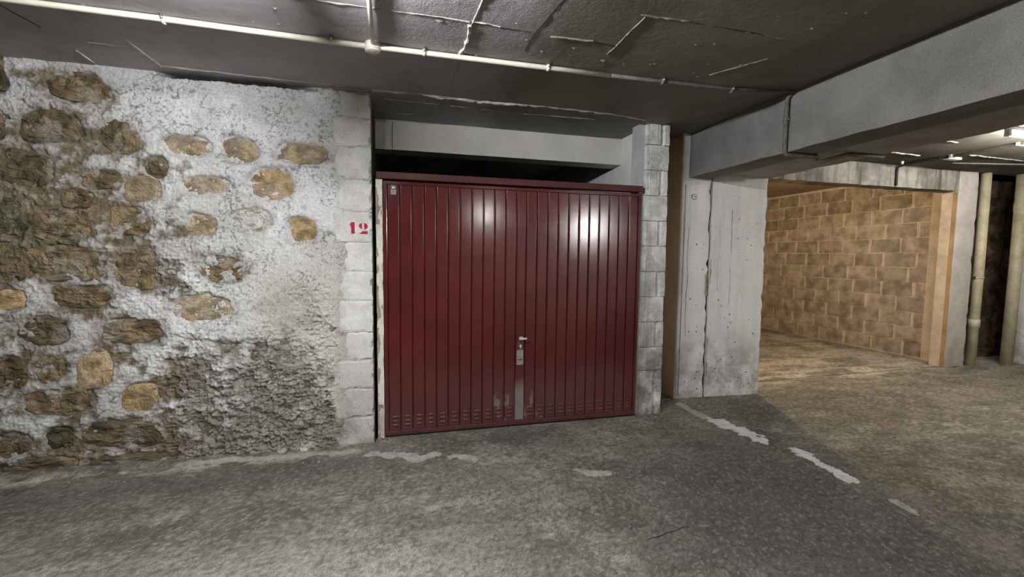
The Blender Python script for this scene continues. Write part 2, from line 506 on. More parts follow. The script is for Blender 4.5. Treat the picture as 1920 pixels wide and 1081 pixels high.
c = mix((0.094, 0.087, 0.066), (0.190, 0.177, 0.138), sstep(.36, .64, n1 * .35 + n2 * .45 + n3 * .2))
c = mix(c, (0.30, 0.28, 0.235), sstep(.56, .72, n2) * sstep(.45, .6, n1) * .55)
c = mix(c, (0.062, 0.058, 0.048), sstep(.52, .68, n3) * .6)
c = mix(c, (0.29, 0.275, 0.235), sstep(.60, .74, fbm(X * 30, Y * 46, 3, 64)) * .5)
c = mix(c, (0.165, 0.145, 0.125), sstep(.5, .7, fbm(X * 2.2, Y * 3, 4, 66)) * .5)
# dark lane in front of the columns, paler lane in front of the stone wall
c = mix(c, (0.075, 0.073, 0.068), sstep(.9, .2, np.hypot((X - 2.25) / 1.5, (Y - 2.2) / 1.7)) * .66)  # grease, deepened in colour to carry the lamp's falloff
c = mix(c, (0.30, 0.29, 0.255), sstep(1.0, .3, np.hypot((X + .6) / 2.0, (Y - 2.0) / .75)) * (.3 + .5 * n2))
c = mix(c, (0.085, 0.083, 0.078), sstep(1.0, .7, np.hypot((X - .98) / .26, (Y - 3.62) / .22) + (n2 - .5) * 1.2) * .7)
# gutter band along the wall: darker damp strip then a pale cement fillet at the foot
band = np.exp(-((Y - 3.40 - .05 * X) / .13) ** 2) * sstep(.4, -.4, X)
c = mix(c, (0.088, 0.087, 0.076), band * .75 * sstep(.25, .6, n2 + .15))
fil = np.exp(-((Y - 3.60) / .055) ** 2) * sstep(-.1, -.5, X) * sstep(.42, .6, fbm(X * 5, Y * 9, 4, 67))
c = mix(c, (0.42, 0.39, 0.33), fil * .8)
# bay threshold and pale worn patches
c = mix(c, (0.34, 0.30, 0.245), sstep(.47, .66, fbm(X * 1.5, Y * 4.5, 4, 68)) * sstep(4.0, 4.5, Y) * sstep(4.0, 4.3, X) * .7)
c = mix(c, (0.40, 0.37, 0.32), sstep(.46, .58, fbm(X * 2.5, Y * 9, 4, 69)) * np.exp(-((Y - 4.75 - .03 * (X - 6)) / .28) ** 2) * sstep(4.2, 4.5, X) * .8)
thr = np.exp(-((Y - 4.60 - .022 * (X - 4.4)) / .014) ** 2) * sstep(4.05, 4.2, X) * sstep(8.3, 7.9, X)
c = mix(c, (0.03, 0.027, 0.022), thr * .9)
Z = Z - thr * .006
c = c * (0.74 + .52 * n4)[..., None]
c = mix(c, (.045, .042, .034), sstep(.66, .76, vnoise(X * 52, Y * 52, 65)) * .5)
c = mix(c, (.30, .285, .245), sstep(.80, .88, vnoise(X * 61, Y * 61, 71)) * .45)
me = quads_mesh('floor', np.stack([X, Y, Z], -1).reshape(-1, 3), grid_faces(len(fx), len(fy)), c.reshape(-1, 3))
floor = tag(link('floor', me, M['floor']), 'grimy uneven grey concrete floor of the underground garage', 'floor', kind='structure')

# ------------------------------------------------------------------ ceiling
cx = lines((-8, -3.0, .5), (-3.0, 2.4, .03), (2.4, 3.02, .03))
cy = lines((-13, 1.2, .5), (1.2, 4.45, .03), (4.45, 9.3, .4))
X, Y = np.meshgrid(cx, cy, indexing='ij')
Zc = ZC + 0.05 * sstep(2.3, 2.95, X) + (fbm(X * 3, Y * 3, 3, 70) - .5) * .006
# boarded formwork panels cast at slightly different levels
pan = np.where(X > .40, 0.001, 0.0) + np.where((Y > 2.48) & (X < .4), .001, 0)
Zc = Zc + pan
me = quads_mesh('ceiling', np.stack([X, Y, Zc], -1).reshape(-1, 3), grid_faces(len(cx), len(cy), True))
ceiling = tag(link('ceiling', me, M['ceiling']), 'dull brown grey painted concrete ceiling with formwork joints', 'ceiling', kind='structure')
box('slab', -8, 3.0, -13, 9.3, 2.88, 3.05, M['ceiling'], ceiling, 0)

def ceil_strip(name, pts, w, h, material, seed=0, zc=ZC, parent=ceiling, jag=0.6, step=.012):
    """ragged strip of cement running along a joint under the ceiling"""
    P = [Vector((p[0], p[1], 0)) for p in pts]
    seg = []
    for a, b in zip(P, P[1:]):
        n = max(2, int((b - a).length / step))
        seg += [a.lerp(b, i / n) for i in range(n)]
    seg.append(P[-1])
    bm = bmesh.new(); rows = []
    for i, p in enumerate(seg):
        q = seg[min(i + 1, len(seg) - 1)] - seg[max(i - 1, 0)]
        nrm = Vector((-q.y, q.x, 0)).normalized()
        s = np.array([i * .23]); wl = w * (1 - jag + 2 * jag * float(vnoise(s, s * 0 + seed, 5)[0])); wr = w * (1 - jag + 2 * jag * float(vnoise(s, s * 0 + seed + 9, 6)[0]))
        off = nrm * (float(fbm(s * .6, s * 0 + seed, 2, 7)[0]) - .5) * w * 1.6
        hh = h * (.4 + 1.2 * float(vnoise(s * 1.7, s * 0 + seed, 8)[0]))
        z = zc + 0.05 * float(sstep(2.3, 2.95, np.array(p.x))) if zc == ZC else zc
        c = p + off
        rows.append([bm.verts.new((*(c + nrm * wl).xy, z + .006)), bm.verts.new((*(c + nrm * wl * .5).xy, z - hh)),
                     bm.verts.new((*(c - nrm * wr * .5).xy, z - hh * .8)), bm.verts.new((*(c - nrm * wr).xy, z + .006))])
    for A, B in zip(rows, rows[1:]):
        for k in range(3): bm.faces.new((A[k], A[k + 1], B[k + 1], B[k]))
    bm.faces.new(rows[0]); bm.faces.new(rows[-1][::-1])
    bmesh.ops.recalc_face_normals(bm, faces=bm.faces)
    return bm_obj(name, bm, material, parent)

CR = [
    ('joint_ridge', [(.42, 1.6), (.42, 2.25), (.40, 2.50)], .006, .005, 'ridge'),
    ('joint_ridge', [(.40, 2.50), (.405, 2.72), (.40, 2.87)], .014, .010, 'ridge'),
    ('joint_ridge', [(.40, 2.87), (.40, 3.29)], .004, .004, 'ridge_grey'),
    ('joint_ridge', [(-.9, 2.48), (-.31, 2.48), (.1, 2.465), (.39, 2.47)], .004, .004, 'ridge_grey'),
    ('crack', [(.12, 2.475), (.40, 2.475), (.74, 2.485)], .002, .003, 'crack'),
    ('joint_ridge', [(.40, 2.46), (.56, 2.475)], .004, .004, 'ridge'),
    ('crack', [(.80, 1.6), (.80, 2.15), (.76, 2.5), (.77, 2.72)], .0025, .002, 'crack'),
    ('joint_ridge', [(-.47, 3.665), (.37, 3.65), (.65, 3.68), (1.16, 3.645), (1.86, 3.66), (2.2, 3.74)], .010, .009, 'ridge_grey'),
    ('joint_ridge', [(.2, 3.655), (.62, 3.675), (1.05, 3.65)], .012, .012, 'ridge'),
    ('joint_ridge', [(-.14, 3.83), (.14, 3.84), (.62, 3.85), (1.05, 3.87), (1.76, 3.84)], .004, .005, 'ridge_grey'),
    ('joint_ridge', [(-1.56, 2.88), (-1.56, 3.03)], .004, .005, 'ridge'),
    ('joint_ridge', [(-1.94, 3.48), (-1.95, 3.67)], .005, .005, 'ridge'),
    ('joint_ridge', [(-1.55, 3.18), (-1.545, 3.40), (-1.54, 3.60)], .005, .005, 'ridge'),
    ('joint_ridge', [(-1.54, 3.60), (-.68, 3.635), (-.19, 3.63)], .006, .006, 'ridge_grey'),
    ('crack', [(-1.97, 2.95), (-1.94, 3.19)], .0025, .002, 'crack'),
    ('joint_ridge', [(-1.8, 3.33), (-1.62, 3.335)], .004, .004, 'ridge_grey'),
    ('joint_ridge', [(1.24, 2.16), (1.52, 2.15)], .006, .005, 'ridge_dark'),
    ('crack', [(1.5, 2.15), (2.0, 2.16)], .002, .002, 'crack'),
    ('joint_ridge', [(.86, 2.50), (1.12, 2.49)], .005, .006, 'ridge_dark'),
    ('crack', [(1.12, 2.49), (1.27, 2.51)], .0025, .002, 'crack'),
    ('joint_ridge', [(1.27, 2.17), (1.275, 2.52), (1.27, 2.62)], .004, .004, 'ridge_dark'),
    ('joint_ridge', [(1.89, 2.16), (2.2, 2.17)], .005, .004, 'ridge_dark'),
    ('joint_ridge', [(2.27, 2.4), (2.09, 2.71)], .004, .004, 'ridge_dark'),
    ('joint_ridge', [(.14, 3.84), (.14, 4.17)], .003, .003, 'ridge_grey'),
    ('joint_ridge', [(-.16, 4.24), (.14, 4.17)], .003, .003, 'ridge_grey'),
    ('crack', [(-.9, 2.2), (-.5, 2.26)], .002, .002, 'crack'),
]
for i, (nm, pts, w, h, mt) in enumerate(CR):
    ceil_strip(nm, pts, w, h, M[mt], i * 3)
# flakes and cement blobs hanging from the slab, each too small to name
bm = bmesh.new()
for k in range(90):
    x = random.uniform(-2.3, 2.6); y = random.uniform(1.7, 3.0)
    r = random.uniform(.004, .012) * (1.5 if random.random() < .12 else 1)
    z = ZC + .05 * float(sstep(2.3, 2.95, np.array(x)))
    vs = [bm.verts.new((x + r * (1 + .5 * random.random()) * math.cos(a) * 1.8, y + r * (.5 + random.random()) * math.sin(a), z + .004)) for a in np.linspace(0, 2 * PI, 6)[:-1]]
    t = bm.verts.new((x, y, z - r * .7))
    for i in range(5): bm.faces.new((vs[i], vs[(i + 1) % 5], t))
bmesh.ops.recalc_face_normals(bm, faces=bm.faces)
tag(bm_obj('cement_flakes', bm, M['ridge_dark'], ceiling), kind='stuff')

# right hand slab beyond the beam
cx = lines((3.3, 13, .15)); cy = lines((-13, 1.0, .6), (1.0, 4.65, .1))
X, Y = np.meshgrid(cx, cy, indexing='ij')
Zc = 2.835 + (fbm(X * 2, Y * 2, 3, 75) - .5) * .01
me = quads_mesh('ceiling_right', np.stack([X, Y, Zc], -1).reshape(-1, 3), grid_faces(len(cx), len(cy), True))
ceilr = tag(link('ceiling_right', me, M['ceiling_right']), 'sooty ceiling slab beyond the concrete beam', 'ceiling', kind='structure')
box('slab', 3.3, 13, -13, 4.65, 2.88, 3.05, M['ceiling_right'], ceilr, 0)
for i, (pts, w, mt) in enumerate([([(4.2, 4.2), (5.4, 4.05), (6.2, 4.1)], .01, 'ridge'), ([(4.5, 3.4), (5.9, 3.55)], .006, 'ridge_grey'), ([(6.7, 3.9), (8.4, 3.95)], .008, 'ridge_grey')]):
    ceil_strip('joint_ridge', pts, w, .008, M[mt], 90 + i, zc=2.835, parent=ceilr)

# ------------------------------------------------------------------ rubble wall with its stones and quoin blocks
STONES = [(-2.08,2.66,0.173,0.093,'b'),(-2.25,2.38,0.167,0.114,'d'),(-1.85,2.34,0.119,0.113,'b'),(-2.40,2.10,0.159,0.125,'d'),(-2.52,2.70,0.055,0.114,'d'),(-2.54,2.38,0.05,0.098,'d'),(-1.44,2.31,0.154,0.075,'t'),(-1.11,2.31,0.127,0.099,'t'),(-0.68,2.31,0.184,0.083,'t'),(-0.90,2.07,0.156,0.123,'g'),(-1.34,2.04,0.150,0.075,'t'),(-1.38,1.76,0.114,0.089,'t'),(-0.70,1.74,0.108,0.102,'g'),(-1.06,1.80,0.143,0.091,'w'),(-1.25,1.43,0.152,0.099,'b'),(-1.39,1.14,0.218,0.107,'t'),(-1.84,0.99,0.206,0.095,'b'),(-2.35,1.01,0.137,0.099,'d'),(-2.55,0.72,0.088,0.105,'d'),(-2.33,0.74,0.083,0.099,'b'),(-2.08,0.71,0.111,0.138,'g'),(-2.31,0.50,0.176,0.093,'b'),(-1.82,0.50,0.114,0.108,'g'),(-1.93,0.24,0.243,0.103,'d'),(-2.31,0.24,0.078,0.073,'m'),(-2.13,1.24,0.157,0.084,'b'),(-2.52,1.22,0.087,0.074,'g'),(-2.57,0.22,0.095,0.090,'d'),(-2.23,1.73,0.165,0.100,'b'),(-2.49,1.78,0.083,0.127,'m'),(-2.12,1.91,0.091,0.067,'b'),(-1.82,1.77,0.118,0.105,'b'),(-1.98,2.05,0.126,0.066,'b'),(-2.20,1.47,0.196,0.128,'b'),(-1.80,1.43,0.145,0.133,'b'),(-2.51,1.48,0.086,0.143,'d'),(-1.65,2.15,0.076,0.075,'b'),(-0.75,1.15,0.141,0.145,'r'),(-0.97,1.13,0.071,0.057,'r'),(-1.19,0.81,0.189,0.100,'r'),(-1.43,0.52,0.125,0.132,'r'),(-1.73,2.00,0.119,0.090,'t'),(-1.02,0.57,0.185,0.109,'r'),(-0.80,0.77,0.162,0.105,'r'),(-1.08,0.27,0.166,0.116,'r'),(-1.46,0.19,0.131,0.123,'r'),(-0.68,0.31,0.156,0.130,'r'),(-2.43,0.04,0.225,0.063,'d'),(-1.90,0.03,0.278,0.056,'d'),(-1.53,1.60,0.117,0.077,'r')]
# stones further along, past the edge of the photograph's left side
for k in range(14):
    STONES.append((-2.95 - .3 * (k % 2) + .03 * (k % 3), .15 + .19 * k, .14, .085, 'bdb'[k % 3]))
TINT = {'b': ((.105, .078, .041), (.225, .170, .096)), 'd': ((.062, .048, .027), (.145, .112, .064)), 't': ((.22, .17, .105), (.40, .32, .205)),
        'g': ((.22, .155, .08), (.42, .305, .16)), 'w': ((.38, .35, .29), (.55, .52, .46)), 'm': ((.042, .041, .024), (.095, .083, .047)), 'r': ((.13, .12, .097), (.30, .28, .235))}
WX = np.array([-2.7, -2.4, -2.1, -1.8, -1.5, -1.2, -.9, -.6, -.4, -.19])
WZ = np.array([0, .25, .5, .75, 1., 1.25, 1.5, 1.75, 2., 2.25, 2.5, 2.8])
W = np.array([
    [.2, .25, .3, .3, .2, .2, .2, .3, .4, .45], [.4, .55, .6, .5, .15, .15, .15, .25, .55, .6], [.45, .5, .55, .5, .2, .2, .2, .3, .7, .75],
    [.4, .6, .6, .55, .35, .35, .45, .55, .85, .9], [.4, .5, .6, .5, .75, .9, .9, .7, .95, .95], [.25, .5, .55, .6, .75, .9, 1, .85, .95, 1],
    [-.15, -.1, .15, .3, .45, .7, .95, .95, .95, 1], [-.2, -.15, .15, .45, .8, .9, .9, .9, 1, 1], [.0, .15, .35, .5, .8, .95, .95, 1, 1, 1],
    [.3, .45, .5, .65, .75, .9, .95, .9, 1, 1], [.4, .7, .6, .7, .95, 1, 1, 1, 1, 1], [.35, .6, .8, .75, .95, .95, 1, 1, 1, 1]])
R = np.array([
    [.6, .6, .6, .6, 1, 1, 1, .9, .5, .3], [.5, .5, .5, .6, 1, 1, 1, .9, .5, .2], [.5, .5, .5, .5, 1, 1, 1, .9, .4, .15], [.5, .5, .5, .5, .9, .9, 1, .8, .25, .1],
    [.5, .5, .5, .6, .5, .3, .4, .8, .2, .1], [.6, .5, .5, .6, .6, .35, .15, .7, .2, .1], [.8, .8, .7, .7, .7, .5, .25, .3, .15, .1], [.8, .8, .6, .5, .5, .45, .4, .4, .2, .1],
    [.7, .6, .5, .5, .45, .4, .4, .4, .2, .1], [.7, .6, .5, .5, .45, .4, .4, .5, .2, .1], [.6, .5, .5, .45, .4, .4, .4, .4, .2, .1], [.6, .5, .45, .4, .4, .4, .4, .4, .2, .1]])
def ctl(G, x, z):
    fi = np.clip(np.interp(x, WX, np.arange(len(WX))), 0, len(WX) - 1.001); fj = np.clip(np.interp(z, WZ, np.arange(len(WZ))), 0, len(WZ) - 1.001)
    i = fi.astype(int); j = fj.astype(int); a = fi - i; b = fj - j
    return (G[j, i] * (1 - a) + G[j, i + 1] * a) * (1 - b) + (G[j + 1, i] * (1 - a) + G[j + 1, i + 1] * a) * b

wx = lines((-8, -3.4, .1), (-3.4, -2.75, .012), (-2.75, -.19, .0058))
wz = lines((-.03, 2.83, .0058))
X, Zw = np.meshgrid(wx, wz, indexing='ij')
wob = (fbm(X * 5, Zw * 5, 3, 81) - .5)
wh = ctl(W, X + wob * .25, Zw + wob * .25)
ro = ctl(R, X + wob * .2, Zw - wob * .2)
nA = fbm(X * 7, Zw * 7, 5, 82); nB = fbm(X * 19, Zw * 21, 4, 83, .6); nC = ridged(X * 13, Zw * 17, 4, 84); nD = fbm(X * 80, Zw * 80, 3, 85); nE = ridged(X * 38, Zw * 46, 3, 98)
white = sstep(.30, .66, wh + (nA - .5) * 1.15 + (nB - .5) * .5)
smear = sstep(.56, .66, fbm(X * 9, Zw * 10, 4, 97))
trench = np.zeros_like(X); stone_in = np.zeros_like(X); halo = np.zeros_like(X)
for k, (sx, sz, rx, rz, t) in enumerate(STONES):
    d = ((np.abs(X - sx) / rx) ** 2.6 + (np.abs(Zw - sz) / rz) ** 2.6) ** (1 / 2.6)
    d = d + (fbm(X * 11 + k, Zw * 11, 3, 86) - .5) * .5
    soft = .35 if t == 'r' else 1.0
    stone_in = np.maximum(stone_in, sstep(1.06, .84, d) * soft * (1 - smear * (.08 if t in 'tg' else .7)))
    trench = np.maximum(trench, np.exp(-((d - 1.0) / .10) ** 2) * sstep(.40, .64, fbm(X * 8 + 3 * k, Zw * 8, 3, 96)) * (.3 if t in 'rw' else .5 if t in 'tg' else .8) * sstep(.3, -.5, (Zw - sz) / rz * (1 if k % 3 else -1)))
    halo = np.maximum(halo, sstep(1.45, .95, d) * (.55 if X.mean() > 0 else .8) * (1.0 if t in 'bdm' else .45))
white = white * (1 - halo * .5)
hgt = white * .012 + (nA - .5) * .030 * (.25 + ro) + (nB - .5) * .030 * ro ** 1.3 + (nC - .55) * .046 * ro ** 2 + (nD - .5) * .010 * (.35 + ro) + (nE - .5) * .044 * ro ** 2
pit = sstep(.64, .73, fbm(X * 42, Zw * 42, 3, 87)) * sstep(.48, .66, fbm(X * 5, Zw * 5, 3, 88)) * (.15 + ro)
hgt = hgt - pit * .010
# cracks in the render
ck = np.abs(fbm(X * 3.1, Zw * 4.3, 5, 89) - .5)
crk = sstep(.010, .002, ck) * sstep(.5, .6, fbm(X * 2, Zw * 2, 2, 90)) * (.3 + .7 * (ro > .3))
hgt = hgt - crk * .012
# a horizontal break where the smooth coat ends above the rough footing
edge = Zw - (.905 + .03 * np.sin(X * 7) + (nA - .5) * .10)
coat = sstep(-.012, .006, edge) * sstep(-1.75, -1.5, X) * sstep(-.62, -.8, X)
hgt = hgt + coat * .014
# gap under the ceiling
gap = sstep(2.772, 2.79, Zw + (nB - .5) * .03) * sstep(-1.66, -1.5, X) * sstep(-.5, -.85, X)
hgt = hgt - gap * .09 - stone_in * .024 - trench * .016
# straight quoin bed and edge
qz = sstep(-.50, -.44, X + (nA - .5) * .08)
hgt = hgt * (1 - .75 * qz) - qz * .004
hgt = hgt - .02 * sstep(-.205, -.19, X)
brown = sstep(-1.15, -1.95, X + (nA - .5) * .9)
base = mix((.225, .21, .18), (.165, .125, .075), brown)
base = mix(base, (.33, .315, .28), sstep(.5, .68, nB) * .55)
base = mix(base, (.085, .075, .05), sstep(.52, .36, nB) * .5 * (.3 + .7 * brown))
base = mix(base, (.080, .078, .045), sstep(.52, .66, fbm(X * 3, Zw * 3, 4, 93)) * sstep(-1.75, -2.2, X) * .5)
gw = mix((.61, .61, .595), (.48, .475, .455), sstep(.42, .64, fbm(X * 2.4, Zw * 3.2, 4, 91)))
gw = mix(gw, (.455, .44, .39), sstep(-1.35, -.9, X) * sstep(1.8, 1.3, Zw) * .85)
gw = mix(gw, (.34, .33, .315), sstep(-1.4, -2.2, X) * .6)
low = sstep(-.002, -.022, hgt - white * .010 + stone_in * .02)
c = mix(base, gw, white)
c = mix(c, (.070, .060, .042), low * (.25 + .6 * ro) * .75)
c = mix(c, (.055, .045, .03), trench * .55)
c = mix(c, (.015, .013, .011), gap)  # shade inside the gap put into the wall colour
c = mix(c, (.065, .058, .048), np.clip(pit + crk * .9, 0, 1) * .85)
spk = sstep(.61, .69, nD) * sstep(.41, .60, fbm(X * 6, Zw * 6, 3, 92))
c = mix(c, (.13, .12, .105), spk * .65)
c = mix(c, (.10, .08, .055), halo * (1 - stone_in) * sstep(.42, .62, nB) * .5)
c = c * (.90 + .2 * vnoise(X * 110, Zw * 110, 94))[..., None]
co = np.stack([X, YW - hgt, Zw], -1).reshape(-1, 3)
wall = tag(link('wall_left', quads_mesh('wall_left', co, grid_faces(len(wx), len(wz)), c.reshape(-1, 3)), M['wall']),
           'whitewashed rubble stone wall with crumbling plaster beside the maroon garage door', 'wall', kind='structure')
box('wall_core', -8, -.195, YW + .11, 4.6, 0, 2.85, M['inside'], wall, 0)
# return face of the wall end
wy = np.linspace(YW - .004, YW + .12, 14)
Yq, Zq = np.meshgrid(wy, wz[::3], indexing='ij')
co = np.stack([-.192 + .012 * (fbm(Yq * 30, Zq * 9, 4, 95) - .5), Yq, Zq], -1).reshape(-1, 3)
link('wall_end', quads_mesh('wall_end', co, grid_faces(len(wy), len(wz[::3])), np.tile((.30, .29, .26), (co.shape[0], 1))), M['wall'], wall)

def make_stone(k, sx, sz, rx, rz, t):
    rg = np.random.default_rng(100 + k)
    na, nr = 40, 11
    th = np.linspace(0, 2 * PI, na, endpoint=False)
    p = rg.uniform(2.3, 3.6)
    rad = (np.abs(np.cos(th)) ** p + np.abs(np.sin(th)) ** p) ** (-1 / p)
    rad *= 1 + (fbm(np.cos(th) * 1.7 + k * 3.1, np.sin(th) * 1.7, 3, 120 + k) - .5) * .50
    tilt = rg.uniform(-.12, .12)
    proud = {'b': .004, 'd': .005, 't': .006, 'g': .007, 'w': .000, 'm': .002, 'r': -.006}[t]
    namp = .45 if t in 'tg' else 1.0
    co = []; cl = []
    c0, c1 = np.array(TINT[t][0]), np.array(TINT[t][1])
    rings = np.concatenate([np.linspace(.06, 1, nr) ** .8, [1.04, 1.0]])
    dep = np.concatenate([proud * (1 - np.linspace(.06, 1, nr) ** 5 * 1.6), [-.018, -.05]])
    for q, d in zip(rings, dep):
        u = q * rad * np.cos(th) * rx; v = q * rad * np.sin(th) * rz
        u, v = u * math.cos(tilt) - v * math.sin(tilt), u * math.sin(tilt) + v * math.cos(tilt)
        x = sx + u; z = np.maximum(sz + v, -.01)
        n = namp * (fbm(x * 16 + k, z * 22, 4, 140) - .5) * .040 + namp * (ridged(x * 20, z * 40 + k, 4, 141) - .55) * .026
        co.append(np.stack([x, YW - d - n * (1 if d > -.03 else 0), z], -1))
        m = fbm(x * 13, z * 17 + k, 4, 142, .6)
        cc = c0 + (c1 - c0) * sstep(.35, .65, m)[:, None]
        cc = mix(cc, (.43, .41, .375), sstep(.56, .68, fbm(x * 8 + 2 * k, z * 8, 4, 143)) * (.5 if t in 'wr' else .22))
        cc = mix(cc, (.055, .045, .028), sstep(.52, .68, fbm(x * 21, z * 30 + k, 3, 144)) * (.25 if t in 'tg' else .5))
        cl.append(cc)
    nr = len(rings)
    co = np.concatenate(co + [co[0].mean(0)[None]]); cl = np.concatenate(cl + [cl[0].mean(0)[None]])
    f = []
    for i in range(nr - 1):
        for j in range(na):
            f.append((i * na + j, i * na + (j + 1) % na, (i + 1) * na + (j + 1) % na, (i + 1) * na + j))
    ci = len(co) - 1
    for j in range(0, na, 2):
        f.append((ci, (j + 2) % na, j + 1, j))
    f = np.array(f)[:, ::-1]
    o = np.array([sx, YW, sz])
    me = quads_mesh('stone', co - o, f, cl, smooth=False)
    bmx = bmesh.new(); bmx.from_mesh(me); bmesh.ops.recalc_face_normals(bmx, faces=bmx.faces); bmx.to_mesh(me); bmx.free()
    return link('stone', me, M['stone'], wall, tuple(o))
for k, s in enumerate(STONES): make_stone(k, *s)

# white quoin blocks at the wall's end
QZ = [0.005, .232, .471, .702, .932, 1.186, 1.42, 1.652, 1.89, 2.143, 2.389, 2.610, 2.800]
for k, (a, b) in enumerate(zip(QZ, QZ[1:])):
    x0 = -.455 + .03 * math.sin(k * 2.4) + (-.03 if k > 6 else 0)
    bm = bmesh.new()
    nx, nz = 16, 14
    xs = np.linspace(x0, -.194, nx); zs = np.linspace(a + .0015, b - .0015, nz)
    XX, ZZ = np.meshgrid(xs, zs, indexing='ij')
    e = np.minimum.reduce([(XX - x0) / .035, (-.194 - XX) / .012, (ZZ - a) / .012, (b - ZZ) / .012])
    rise = .0065 + .0045 * sstep(-.3, 1.0, e) + (fbm(XX * 14, ZZ * 14, 4, 150 + k) - .5) * .008 - .03 * sstep(.3, .0, e) * sstep(.45, .7, fbm(XX * 18, ZZ * 18, 3, 170 + k))
    rise = rise - .016 * sstep(.10, 0, XX - x0 + (fbm(XX * 9, ZZ * 9, 3, 180 + k) - .5) * .12)
    co = np.stack([XX + (e < .1) * (fbm(XX * 25, ZZ * 25, 2, 160 + k) - .5) * .008, YW - rise, ZZ], -1).reshape(-1, 3)
    n0 = len(co); f = grid_faces(nx, nz)
    bord = list(range(0, nz)) + [i * nz + nz - 1 for i in range(1, nx)] + [(nx - 1) * nz + j for j in range(nz - 2, -1, -1)] + [i * nz for i in range(nx - 2, 0, -1)]
    back = co[bord].copy(); back[:, 1] = YW + .06
    nb = len(bord)
    sk = np.array([(bord[i], n0 + i, n0 + (i + 1) % nb, bord[(i + 1) % nb]) for i in range(nb)])
    o = np.array([(x0 - .194) / 2, YW, (a + b) / 2])
    me = quads_mesh('block', np.concatenate([co, back]) - o, np.concatenate([f, sk]), smooth=False)
    bmx = bmesh.new(); bmx.from_mesh(me); bmesh.ops.recalc_face_normals(bmx, faces=bmx.faces); bmx.to_mesh(me); bmx.free()
    link('block', me, M['quoin'], wall, tuple(o))

# stencilled 12
def arc(cx, cz, rx, rz, a0, a1, n=14):
    return [(cx + rx * math.cos(math.radians(a0 + (a1 - a0) * i / n)), cz + rz * math.sin(math.radians(a0 + (a1 - a0) * i / n))) for i in range(n + 1)]
sx, sz, u = -.362, 1.713, .000366         # lower left corner of the number and one drawing unit
def S(pts): return [(sx + (px - 580) * u, sz + (640 - pz) * u) for px, pz in pts]
one = S([(617, 388), (690, 388), (690, 560), (695, 620), (705, 628), (605, 628), (620, 620), (618, 520), (600, 440), (580, 452), (600, 420), (615, 410)])
left = S([(842, 400), (805, 415), (782, 440), (776, 465), (785, 495), (810, 515), (850, 518), (843, 490), (838, 450)])
right = S([(888, 398), (925, 410), (950, 435), (960, 465), (950, 500), (925, 525), (880, 553), (888, 520), (886, 450)])
foot = S([(778, 630), (820, 605), (850, 578), (880, 572), (955, 570), (955, 635), (880, 635)])
num = poly_plate('stencil_number', [one, left, right, foot], YW - .0150, .004, M['redink'], wall)
num['label'] = 'red stencilled number 12'

# ------------------------------------------------------------------ lock-up behind the door: shell
YD = 3.84
w = tag(box('wall_inside_right', 2.335, 2.50, 3.99, 9.3, 0, 2.85, M['white'], bev=0), 'pale side wall inside the lock-up seen over the door', 'wall', kind='structure')
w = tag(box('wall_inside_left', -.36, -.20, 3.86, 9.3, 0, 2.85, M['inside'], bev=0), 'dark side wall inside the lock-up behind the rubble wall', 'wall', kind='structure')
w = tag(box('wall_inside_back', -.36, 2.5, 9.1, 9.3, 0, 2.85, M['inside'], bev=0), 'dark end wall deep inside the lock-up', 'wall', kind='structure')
lin = tag(rough_box('lintel_beam', -.19, 2.333, 4.40, 4.62, 2.54, 2.83, M['lintel'], .06, .002, 11), 'cream painted concrete lintel across the lock-up above the maroon door', 'lintel', kind='structure')
tube('hanging_wire', [(-.033, 4.394, 2.79), (-.037, 4.392, 2.62), (-.035, 4.393, 2.56), (-.036, 4.392, 2.47)], .0025, M['joint'], lin, 6)

# jambs
j = tag(rough_box('jamb_left', -.165, -.113, 3.815, 3.95, 0, 2.165, M['jamb'], .02, .0025, 21, chip=.006), 'narrow cream door jamb with peeling paint against the rubble wall', 'jamb', kind='structure')
for k, (z0, z1) in enumerate([(0.0, .30), (.30, .62), (.70, .95), (1.02, 1.30), (1.36, 1.62), (1.80, 2.10)]):
    lx = np.arange(-.166, -.118, .003); lz = np.arange(z0, z1, .004)
    fld = lambda X, Z, k=k: fbm(X * 28, Z * 14, 4, 200 + k) - sstep(-.16, -.128, X) * .30 + (.12 if k in (0, 5) else 0)
    me = ragged('bare_patch', lx, lz, fld, .47, lambda a, b: np.stack([a, np.full_like(a, 3.8105), b], -1))
    if me: link('bare_patch', me, M['peel'], j)
tag(rough_box('jamb_right', 2.232, 2.293, 3.858, 3.99, 0, 2.83, M['greyjamb'], .05, .0015, 22), 'pale grey rendered strip between the maroon door and the block pier', 'jamb', kind='structure')

# ------------------------------------------------------------------ the up-and-over door
door = empty('door_1', (1.07, YD, 0), 'maroon metal up-and-over garage door with vertical ribs and louvre vents', 'garage door', kind='structure')
DL, DR, DT = -.110, 2.262, 2.160
def part(name, bm, m, parent=None, smooth=False):
    p = parent or door
    me = bpy.data.meshes.new(name)
    off = Vector(door.location)
    bmesh.ops.translate(bm, verts=bm.verts, vec=-off)
    bm.to_mesh(me); bm.free()
    if smooth:
        for q in me.polygons: q.use_smooth = True
    return link(name, me, m, p)
part('backing_sheet', box_bm(DL + .02, DR - .02, YD + .016, YD + .022, .03, DT, 0), M['red'])
part('stile', box_bm(DL, DL + .032, YD - .006, YD + .04, .008, DT, .004, 2), M['red'])
part('stile', box_bm(DR - .028, DR, YD - .006, YD + .04, .008, DT, .004, 2), M['red'])
part('bottom_rail', box_bm(DL, DR, YD - .010, YD + .04, .010, .052, .008, 2), M['reddull'])
part('rubber_seal', box_bm(DL + .004, DR - .004, YD - .002, YD + .034, -.002, .012, .002), M['black'])
part('top_rail', box_bm(DL, DR, YD - .004, YD + .04, DT - .030, DT, .004), M['red'])
